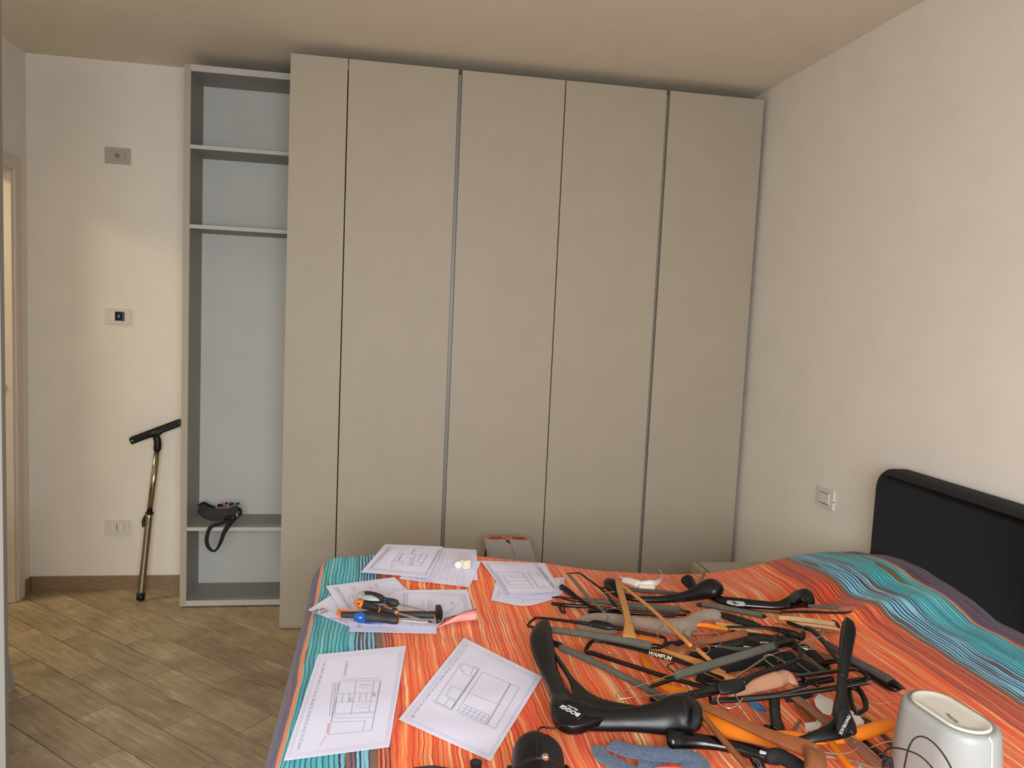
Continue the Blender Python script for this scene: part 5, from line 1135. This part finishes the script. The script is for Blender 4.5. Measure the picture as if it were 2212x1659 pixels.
# the dark heap in the middle
mid = [
    ('matte black hanger arm sloping right just behind the reddish brown tip', [('arm', 'strap', '2', [(420, 590, 2.6, 70), (600, 650, 2.6, 100), (780, 700, 2.6, 90), (900, 735, 2.4, 50)], dict(flat=0.7))]),
    ('slim black hanger with faint white logo, running toward the big chrome hook', [('arm', 'black', '2', [(500, 740, 2.8, 26), (800, 742, 2.8, 28), (1050, 765, 3.0, 60), (1250, 815, 3.2, 100), (1400, 870, 3.2, 110)], dict(flat=0.5)), ('logo', 'foam', '2', [(1270, 812, 5.0, 14), (1350, 850, 5.0, 14)], dict(flat=0.2))]),
    ('charcoal flat hanger bar low in the middle of the heap', [('bar', 'pad', '2', [(760, 832, 2.0, 44), (1000, 855, 2.0, 44), (1300, 900, 2.0, 40)]), ('bar', 'black', '2', [(740, 900, 1.6, 110), (1000, 900, 1.6, 120), (1250, 900, 1.6, 110)], dict(flat=0.5))]),
    ('glossy black hanger lying under the chrome wire hanger, catching light', [('arm', 'gloss', '2', [(330, 960, 2.4, 110), (600, 950, 2.4, 120), (850, 920, 2.4, 130), (1050, 930, 2.4, 100)], dict(n=14, flat=0.6)), ('clip', 'chrome', '2', [(900, 930, 5.0, 26), (990, 935, 5.0, 30)], dict(flat=0.5))]),
    ('dark green-grey foam bar buried left of the chrome wire hanger', [('bar', 'foam', '2', [(360, 985, 3.0, 40), (600, 1005, 3.0, 56), (900, 1015, 3.0, 50)], dict(flat=0.7)), ('under', 'strap', '2', [(300, 1060, 2.0, 130), (600, 1050, 2.0, 140), (800, 1010, 2.0, 90)], dict(flat=0.5))]),
    ('black tubular hanger below the grey foam bar, over the pinkish wood', [('bar', 'strap', '2', [(380, 1260, 2.0, 90), (620, 1220, 2.2, 100), (900, 1150, 2.4, 120), (1150, 1110, 2.6, 130), (1280, 1090, 2.6, 110)], dict(flat=0.7)), ('bar', 'black', '2', [(450, 1290, 2.6, 26), (700, 1245, 2.8, 26)])]),
    ('black hanger with twin grey rails sloping to the lower right of the heap', [('rail', 'foam', '2', [(1400, 1060, 3.2, 40), (1550, 1180, 3.2, 44), (1680, 1270, 3.2, 44)]), ('rail', 'strap', '2', [(1330, 1120, 2.4, 110), (1500, 1230, 2.4, 120), (1600, 1300, 2.4, 90)], dict(flat=0.6)), ('rail', 'foam', '2', [(1330, 1170, 3.0, 26), (1500, 1290, 3.0, 26)])]),
    ('tapered black hanger arm pointing down toward the upright hanger stem', [('arm', 'satin', '2', [(1440, 750, 4.6, 60), (1530, 790, 5.0, 90), (1640, 900, 5.2, 80), (1760, 1060, 5.2, 70), (1850, 1200, 5.0, 60)], dict(flat=0.6)), ('ridge', 'dark', '2', [(1600, 870, 6.4, 8), (1700, 1000, 6.6, 8), (1800, 1140, 6.4, 8)])]),
    ('small brown wooden hanger end beside the upright hanger stem', [('arm', 'wood_red', '2', [(1540, 1060, 2.6, 90), (1640, 1100, 2.6, 110), (1740, 1110, 2.6, 60)], dict(flat=0.4)), ('bar', 'satin', '2', [(1600, 1165, 3.2, 50), (1700, 1165, 3.2, 60), (1800, 1150, 3.2, 56)])]),
    ('black wire ring hanger with round dark hook over the clip hanger', [('hook', 'black', '2', [(1140, 1130, 8.0, 22), (1110, 1020, 8.2, 20), (1072, 920, 8.4, 19), (1085, 850, 8.4, 18), (1140, 810, 8.4, 18), (1215, 812, 8.3, 18), (1280, 870, 8.2, 18), (1330, 950, 8.0, 22)], dict(k=5)), ('frame', 'black', '2', [(1150, 1130, 6.0, 90), (1100, 1150, 5.6, 80)]), ('frame', 'black', '2', [(1330, 950, 7.6, 50), (1375, 1050, 7.2, 54), (1370, 1120, 7.0, 50)])]),
    ('fine steel hook hanger, its loop just above the clip hanger bar', [('hook', 'chrome', '2', [(1050, 1210, 7.6, 12), (970, 1150, 7.8, 12), (940, 1110, 7.9, 12), (960, 1082, 8.0, 12), (1020, 1075, 8.0, 12), (1100, 1110, 8.0, 12), (1190, 1165, 7.8, 12)], dict(k=5)), ('bar', 'foam', '2', [(620, 1325, 5.4, 24), (800, 1215, 5.6, 24), (940, 1120, 5.8, 24)])]),
    ('short chrome hook under the reddish tip with its black hanger', [('hook', 'chrome', '2', [(305, 965, 4.6, 11), (380, 972, 4.8, 11), (420, 955, 4.8, 11), (432, 935, 4.8, 10)]), ('arm', 'strap', '2', [(280, 1010, 2.0, 70), (150, 1060, 2.0, 90), (60, 1060, 2.0, 60)], dict(flat=0.6))]),
    ('black hanger arm under the honey wooden bar, left of the heap', [('arm', 'strap', '3', [(1500, 60, 1.2, 60), (1640, 60, 1.2, 70), (1760, 20, 1.2, 50)], dict(flat=0.5)), ('arm', 'strap', '3', [(1850, 200, 1.0, 90), (2050, 180, 1.2, 120), (2200, 160, 1.2, 120)], dict(flat=0.5))]),
    ('thin black loop hook hanger under the lettered loop hanger', [('hook', 'black', '3', [(1640, 440, 3.4, 16), (1560, 390, 3.6, 16), (1520, 350, 3.6, 16), (1545, 320, 3.6, 16), (1600, 310, 3.4, 14)]), ('arm', 'black', '3', [(1900, 500, 1.4, 70), (2050, 550, 1.4, 90), (2180, 560, 1.4, 70)], dict(flat=0.6))]),
]
mid += [
    ('broad black hanger shoulder in the darkest part of the heap, under the chrome wire hanger', [('shoulder', 'black', '2', [(330, 880, 1.8, 90), (480, 930, 2.0, 150), (700, 960, 2.0, 170), (900, 1000, 2.0, 150), (1080, 1060, 2.0, 120)], dict(n=14, flat=0.6))]),
    ('black hanger shoulder filling the gap between the short chrome hook and the clip hanger', [('shoulder', 'strap', '2', [(250, 1120, 1.6, 110), (420, 1150, 1.8, 150), (640, 1150, 1.8, 170), (860, 1120, 1.8, 150), (1000, 1130, 1.8, 120)], dict(n=14, flat=0.6))]),
    ('black hanger behind the big chrome hook, its edge running down to the right', [('shoulder', 'black', '2', [(1080, 860, 1.8, 90), (1250, 930, 2.2, 130), (1420, 1010, 2.4, 150), (1560, 1090, 2.4, 120), (1700, 1230, 2.0, 90)], dict(n=14, flat=0.6))]),
    ('low black hanger under the black ring hook and the clip hanger bar', [('shoulder', 'strap', '2', [(1000, 1230, 1.4, 120), (1180, 1200, 1.6, 150), (1350, 1220, 1.6, 150), (1500, 1290, 1.6, 120)], dict(n=14, flat=0.6))]),
    ('black hanger tip with steel clip below the slim logo hanger', [('arm', 'satin', '2', [(560, 800, 2.0, 60), (760, 850, 2.2, 90), (960, 880, 2.2, 100), (1120, 930, 2.2, 90)], dict(n=12, flat=0.6)), ('clip', 'chrome', '2', [(700, 975, 4.4, 14), (780, 985, 4.4, 16)], dict(k=2))]),
    ('pale wooden hanger bar half buried below the taupe hanger end', [('bar', 'wood_pale', '2', [(370, 700, 1.6, 50), (520, 730, 1.6, 56), (700, 740, 1.4, 40)], dict(flat=0.7)), ('bar', 'wood_pale', '2', [(540, 775, 1.8, 36), (760, 790, 1.8, 40), (920, 815, 1.6, 30)])]),
    ('black skirt hanger with dark clips near the rounded metal frame', [('bar', 'satin', '4', [(1250, 420, 2.6, 60), (1450, 400, 2.8, 80), (1650, 370, 2.8, 80)], dict(flat=0.6)), ('clip', 'gloss', '4', [(1430, 420, 4.0, 50), (1470, 440, 4.0, 60)]), ('clip', 'gloss', '4', [(1280, 350, 3.6, 40), (1330, 400, 3.6, 50)]), ('bar', 'strap', '4', [(1100, 620, 1.6, 60), (1250, 600, 1.6, 66), (1400, 560, 1.6, 50)], dict(flat=0.6))]),
    ('dark brown wooden hanger end under the wire hanger loop', [('arm', 'wood_brown', '3', [(1750, 240, 1.6, 60), (1900, 300, 1.6, 70), (2080, 330, 1.6, 60)], dict(flat=0.6)), ('under', 'strap', '3', [(1900, 440, 1.0, 60), (2050, 470, 1.0, 80), (2200, 440, 1.0, 80)], dict(flat=0.5))]),
]
for lab, parts in mid:
    f0 = parts[0]; x, y, h, w_ = f0[3][len(f0[3])//2]
    hanger(lab, f0[2], x, y, h, parts)

# ------------------------------------------------------------------ small things in the heap
def blob(nm, label, cat, mt, fr, pts, **kw):
    v, f = tube_px(fr, pts, **kw); o = meshobj(nm, v, f, M[mt]); return props(o, label, cat)
def flatpiece(nm, label, cat, mt, fr, poly, h, th=0.001):
    V = [at(fr, x, y, (h+0.25*math.sin(i*2.1))/100) for i, (x, y) in enumerate(poly)]; n = len(V)
    o = meshobj(nm, V+[v-Vector((0, 0, th)) for v in V], [list(range(n))[::-1], [i+n for i in range(n)]]+[[i, (i+1) % n, (i+1) % n+n, i+n] for i in range(n)], M[mt], None, False)
    return props(o, label, cat)
flatpiece('tissue', 'white crumpled tissue left of the upright black hanger stem', 'tissue', 'tissue', '4', [(1490, 540), (1560, 580), (1650, 620), (1680, 720), (1620, 800), (1540, 780), (1450, 690), (1430, 610)], 2.2)
flatpiece('tissue', 'white folded tissue sticking out right of the lettered hanger plate', 'tissue', 'tissue', '4', [(1860, 740), (1910, 768), (1980, 810), (2030, 880), (2020, 920), (1900, 945), (1860, 900)], 2.6)
flatpiece('tissue', 'small white paper scrap below the brown arm in the heap', 'tissue', 'tissue', '4', [(1315, 895), (1450, 880), (1465, 845), (1530, 900), (1480, 960), (1330, 1000)], 1.8)
flatpiece('blue_strip', 'short blue plastic strip under the skirt hanger rails', 'strip', 'blue', '4', [(640, 630), (720, 635), (820, 690), (868, 745), (790, 750), (720, 720), (660, 670)], 1.6, 0.003)
blob('khaki_strip', 'short olive strip lying beneath the brown wooden arm', 'strip', 'bronze', '4', [(1180, 990, 0.8, 36), (1270, 860, 0.8, 34)], flat=0.4)
blob('grey_shard', 'small pale pointed plastic piece at the bottom right of the pile', 'plastic piece', 'grey_h', '4', [(1930, 1330, 2.6, 8), (1970, 1380, 2.6, 60), (2000, 1440, 2.6, 90)], flat=0.2)
blob('thin_strap', 'thin grey-brown strap hanging on the far edge of the bedspread', 'strap', 'bronze', '2', [(240, 80, 0.9, 24), (215, 150, 0.9, 26), (170, 215, 0.9, 22)], flat=0.4)
# white plug cluster
t = root('white_plugs', '1', 1450, 290, 1.5, 'cluster of white plastic cable plugs with a green tab behind the honey wooden hanger', 'plug')
add(t, 'cable', 'white', '1', [(1080, 180, 1.5, 14), (1120, 195, 1.7, 22), (1150, 205, 1.8, 40)], k=3)
add(t, 'plug_body', 'white', '1', [(1160, 235, 1.8, 95), (1230, 250, 2.0, 110), (1370, 295, 2.0, 125)], square=True, flat=0.7)
add(t, 'plug_body', 'white', '1', [(1400, 305, 1.9, 120), (1480, 300, 2.1, 130), (1560, 290, 2.2, 135), (1640, 270, 2.1, 90), (1690, 235, 2.0, 60)], flat=0.8)
add(t, 'socket_block', 'ivory', '1', [(1400, 350, 1.6, 90), (1480, 355, 1.6, 100), (1600, 355, 1.6, 90)], square=True, flat=0.8)
add(t, 'green_tab', 'green', '1', [(1620, 375, 1.2, 60), (1690, 390, 1.1, 30)], flat=0.7)
add(t, 'red_dot', 'red', '1', [(1560, 378, 3.0, 14), (1572, 382, 3.0, 20)], k=2)
add(t, 'loop_cable', 'white', '1', [(1700, 235, 2.0, 16), (1730, 180, 2.2, 12), (1725, 120, 2.0, 11), (1700, 85, 1.4, 10), (1670, 78, 0.8, 10)], k=5)

# ------------------------------------------------------------------ knitted gloves, case, speaker
t = root('knitted_gloves', 'C', 1600, 340, 1.5, 'blue-grey ribbed knitted gloves lying flat at the bottom edge', 'gloves')
def ribbed(parent, nm, spine, nrib=5, flat=0.35):
    """spine: (x,y,h,w) in frame C; several knit ribs side by side"""
    P = catmull([tuple(p) for p in spine], 6)
    pts = [PT('C', *p) for p in P]
    out = []
    for r_ in range(nrib):
        o_ = (r_+0.5)/nrib*2-1; line = []
        for i, p in enumerate(pts):
            q0 = Vector(pts[max(i-1, 0)][:3]); q1 = Vector(pts[min(i+1, len(pts)-1)][:3]); d = (q1-q0); sd = Vector((-d.y, d.x, 0)).normalized()
            c = Vector(p[:3])+sd*(o_*p[3]*1.35)+Vector((0, 0, (1-o_*o_)*p[3]*0.22)); line.append((c.x, c.y, c.z, p[3]*1.32/nrib))
        out.append(tubev(line, 8, 1.0, 0))
    v, f = merge(*out); return meshobj(nm, v, f, M['yarn'], parent)
ribbed(t, 'cuff', [(1265, 270, 1.2, 130), (1400, 320, 1.3, 150), (1600, 350, 1.4, 165), (1800, 360, 1.5, 165), (1960, 390, 1.4, 150), (2040, 440, 1.3, 110), (2060, 520, 1.2, 90)], 11)
ribbed(t, 'cuff', [(1150, 290, 0.9, 90), (1190, 370, 0.9, 110), (1290, 430, 0.9, 130), (1400, 490, 0.9, 140), (1550, 560, 0.9, 130)], 10)
ribbed(t, 'fold', [(1500, 440, 1.0, 110), (1650, 470, 1.0, 110), (1800, 500, 1.0, 100)], 8)
ribbed(t, 'fold', [(1890, 480, 1.3, 100), (1960, 450, 1.4, 100), (2020, 470, 1.3, 80)], 8)
add(t, 'red_lining', 'red', 'C', [(1640, 468, 1.9, 14), (1760, 462, 2.0, 20), (1860, 466, 1.9, 14)], flat=0.5)
# black case with strap
t = root('black_case', 'C', 640, 400, 3, 'black domed case with centre seam and shiny snap at the bottom edge', 'case')
cz = [(640, 250, 6.5, 300), (640, 300, 7.0, 400), (640, 400, 7.0, 430), (640, 520, 6.5, 440), (640, 640, 6.0, 440)]
add(t, 'left_half', 'black', 'C', [(612, 300, 6.2, 300), (612, 340, 6.4, 372), (610, 420, 6.4, 388), (606, 520, 6.0, 395), (600, 660, 5.6, 400)], n=24, flat=0.95)
add(t, 'right_half', 'strap', 'C', [(672, 318, 6.0, 290), (674, 360, 6.2, 360), (676, 430, 6.2, 382), (680, 520, 5.8, 390), (690, 660, 5.4, 400)], n=24, flat=0.95)
add(t, 'seam', 'dark', 'C', [(622, 190, 10.0, 8), (626, 260, 13.5, 9), (628, 350, 15.0, 9)], k=4)
add(t, 'band', 'satin', 'C', [(440, 470, 12.0, 20), (540, 410, 14.0, 26), (640, 385, 15.0, 26), (760, 400, 14.4, 24), (860, 450, 12.0, 20)], k=5)
cS = at('C', 702, 376, 0.168); v, f = lathev(cS, cS+Vector((0, -0.006, 0.004)), [(0, 0.0058), (0.5, 0.0055), (1, 0.002)], 16); meshobj('snap', v, f, M['chrome'], t)
add(t, 'side_lug', 'black', 'C', [(395, 470, 6.0, 50), (420, 490, 6.0, 60)], k=2)
add(t, 'side_lug', 'black', 'C', [(880, 460, 6.0, 40), (900, 490, 6.0, 50)], k=2)
t = root('case_strap', 'C', 110, 430, 1.5, 'short black strap end with buckle at the bottom edge, left of the domed case', 'strap')
add(t, 'buckle', 'strap', 'C', [(75, 425, 2.0, 50), (110, 425, 2.2, 64), (150, 430, 2.0, 50)], flat=0.6, square=True)
add(t, 'webbing', 'strap', 'C', [(110, 440, 1.8, 90), (115, 520, 1.8, 90)], flat=0.4, square=True)
add(t, 'loose_end', 'strap', 'C', [(-420, 475, 1.2, 20), (-260, 462, 1.4, 24), (-120, 478, 1.2, 20), (20, 500, 1.2, 30)], flat=0.5)

# speaker-like device, stadium section tapering upward
t = thing('humidifier', (1.012, 1.163, 0.68), 'pale grey oval table device with white top panel, front right corner of the bed', 'table device')
ZTP = 0.86
def stadium(cx, cy, hx, hy, ang, z, n=14):
    """capsule outline: half-width hx, half-length hy"""
    P = []; s = hy-hx
    for i in range(n+1):
        a = math.pi*i/n; P.append((hx*math.cos(a), s+hx*math.sin(a)))
    for i in range(n+1):
        a = math.pi+math.pi*i/n; P.append((hx*math.cos(a), -s+hx*math.sin(a)))
    c, s_2 = math.cos(ang), math.sin(ang)
    return [Vector((cx+c*x-s_2*y, cy+s_2*x+c*y, z)) for x, y in P]
def loft(nm, rings, mt, par, cap0=True, cap1=True, smooth=True):
    n = len(rings[0]); V = [v for r_ in rings for v in r_]; Fc = []
    for i in range(len(rings)-1):
        for j in range(n): Fc.append([i*n+j, i*n+(j+1) % n, (i+1)*n+(j+1) % n, (i+1)*n+j])
    if cap0: Fc.append(list(range(n))[::-1])
    if cap1: Fc.append([(len(rings)-1)*n+j for j in range(n)])
    return meshobj(nm, V, Fc, M[mt], par, smooth)
DC = (1.014, 1.163); DA = R(4)
bzz = max(bedz(DC[0]+a*0.06, DC[1]+b*0.1) for a in (-1, 0, 1) for b in (-1, 0, 1))+0.002
loft('shell', [stadium(*DC, 0.062, 0.098, DA, bzz+0.001), stadium(*DC, 0.066, 0.102, DA, bzz+0.012), stadium(*DC, 0.060, 0.094, DA, ZTP-0.05), stadium(*DC, 0.057, 0.090, DA, ZTP-0.014), stadium(*DC, 0.055, 0.088, DA, ZTP-0.004), stadium(*DC, 0.051, 0.084, DA, ZTP)], 'device', t)
loft('top_ring', [stadium(*DC, 0.0470, 0.080, DA, ZTP-0.001), stadium(*DC, 0.0465, 0.0795, DA, ZTP+0.0006), stadium(*DC, 0.0425, 0.0755, DA, ZTP+0.0008)], 'device_ring', t)
loft('top_panel', [stadium(*DC, 0.0410, 0.074, DA, ZTP-0.001), stadium(*DC, 0.0408, 0.0738, DA, ZTP+0.0035), stadium(*DC, 0.0375, 0.0705, DA, ZTP+0.0048), stadium(*DC, 0.0350, 0.068, DA, ZTP+0.0030), stadium(*DC, 0.02, 0.05, DA, ZTP+0.0026)], 'device_top', t)
def onz(fr, x, y, z): X, Y = px(fr, x, y); return hit(X, Y, 2, z)
text('brand_lettering', 'PHILIPS', onz('5', 1135, 640, ZTP+0.0032), onz('5', 1285, 765, ZTP+0.0032), (0, 0, 1), M['print_d'], t, 1.0, bold=0.02)
a = onz('5', 880, 322, ZTP-0.002); b = onz('5', 902, 350, ZTP)
v, f = tubev([(a.x, a.y, a.z, 0.0012), (b.x, b.y, b.z, 0.0012)], 6, 1, 0); meshobj('seam_line', v, f, M['white'], t)
# vertical white seam on the near end
dv = Vector((math.sin(DA), -math.cos(DA), 0))
q = [(Vector((DC[0], DC[1], 0))+dv*(0.084), ZTP+0.0004), (Vector((DC[0], DC[1], 0))+dv*(0.0895), ZTP-0.006), (Vector((DC[0], DC[1], 0))+dv*(0.0915), ZTP-0.02), (Vector((DC[0], DC[1], 0))+dv*(0.0955), ZTP-0.06), (Vector((DC[0], DC[1], 0))+dv*(0.1015), bzz+0.02)]
v, f = tubev([(p.x, p.y, z, 0.0016) for p, z in q], 8, 0.6, 2, tilt=dv); meshobj('seam_line', v, f, M['white'], t)
bx_ = DC[0]+0.0625
box('side_button', bx_-0.006, bx_+0.002, DC[1]-0.045, DC[1]-0.025, ZTP-0.075, ZTP-0.045, M['white'], t, 0.002)
# black cables looping in front of it
o = thing('black_cable', at('5', 600, 1200, 0.1), 'thin black cable looping up in front of the pale grey device', 'cable')
def cpt(x, y, Y, w): X, Yp = px('5', x, y); p = hit(X, Yp, 1, Y); return (p.x, p.y, p.z, 0.5*w/6.284*depth(p)/F_PX)
v, f = tubev([cpt(580, 1420, 1.02, 24), cpt(600, 1300, 1.02, 24), cpt(645, 1110, 1.02, 23), cpt(710, 990, 1.02, 22), cpt(800, 948, 1.02, 22), cpt(900, 975, 1.02, 23), cpt(1020, 1070, 1.02, 24), cpt(1130, 1210, 1.01, 25), cpt(1220, 1370, 1.0, 26), cpt(1240, 1450, 1.0, 26)], 8, 1, 6); meshobj('loop', v, f, M['strap'], o)
v, f = tubev([cpt(300, 1420, 1.10, 30), cpt(300, 1250, 1.10, 28), cpt(330, 1150, 1.10, 26), cpt(400, 1105, 1.08, 24), cpt(520, 1110, 1.06, 22), cpt(650, 1145, 1.045, 22), cpt(780, 1200, 1.03, 22), cpt(880, 1280, 1.02, 23), cpt(980, 1390, 1.01, 24), cpt(1020, 1450, 1.0, 24)], 8, 1, 6); meshobj('loop', v, f, M['strap'], o)
v, f = tubev([cpt(330, 1330, 1.09, 60), cpt(400, 1250, 1.09, 60), cpt(420, 1420, 1.09, 60)], 8, 1, 4); meshobj('tangle', v, f, M['strap'], o)
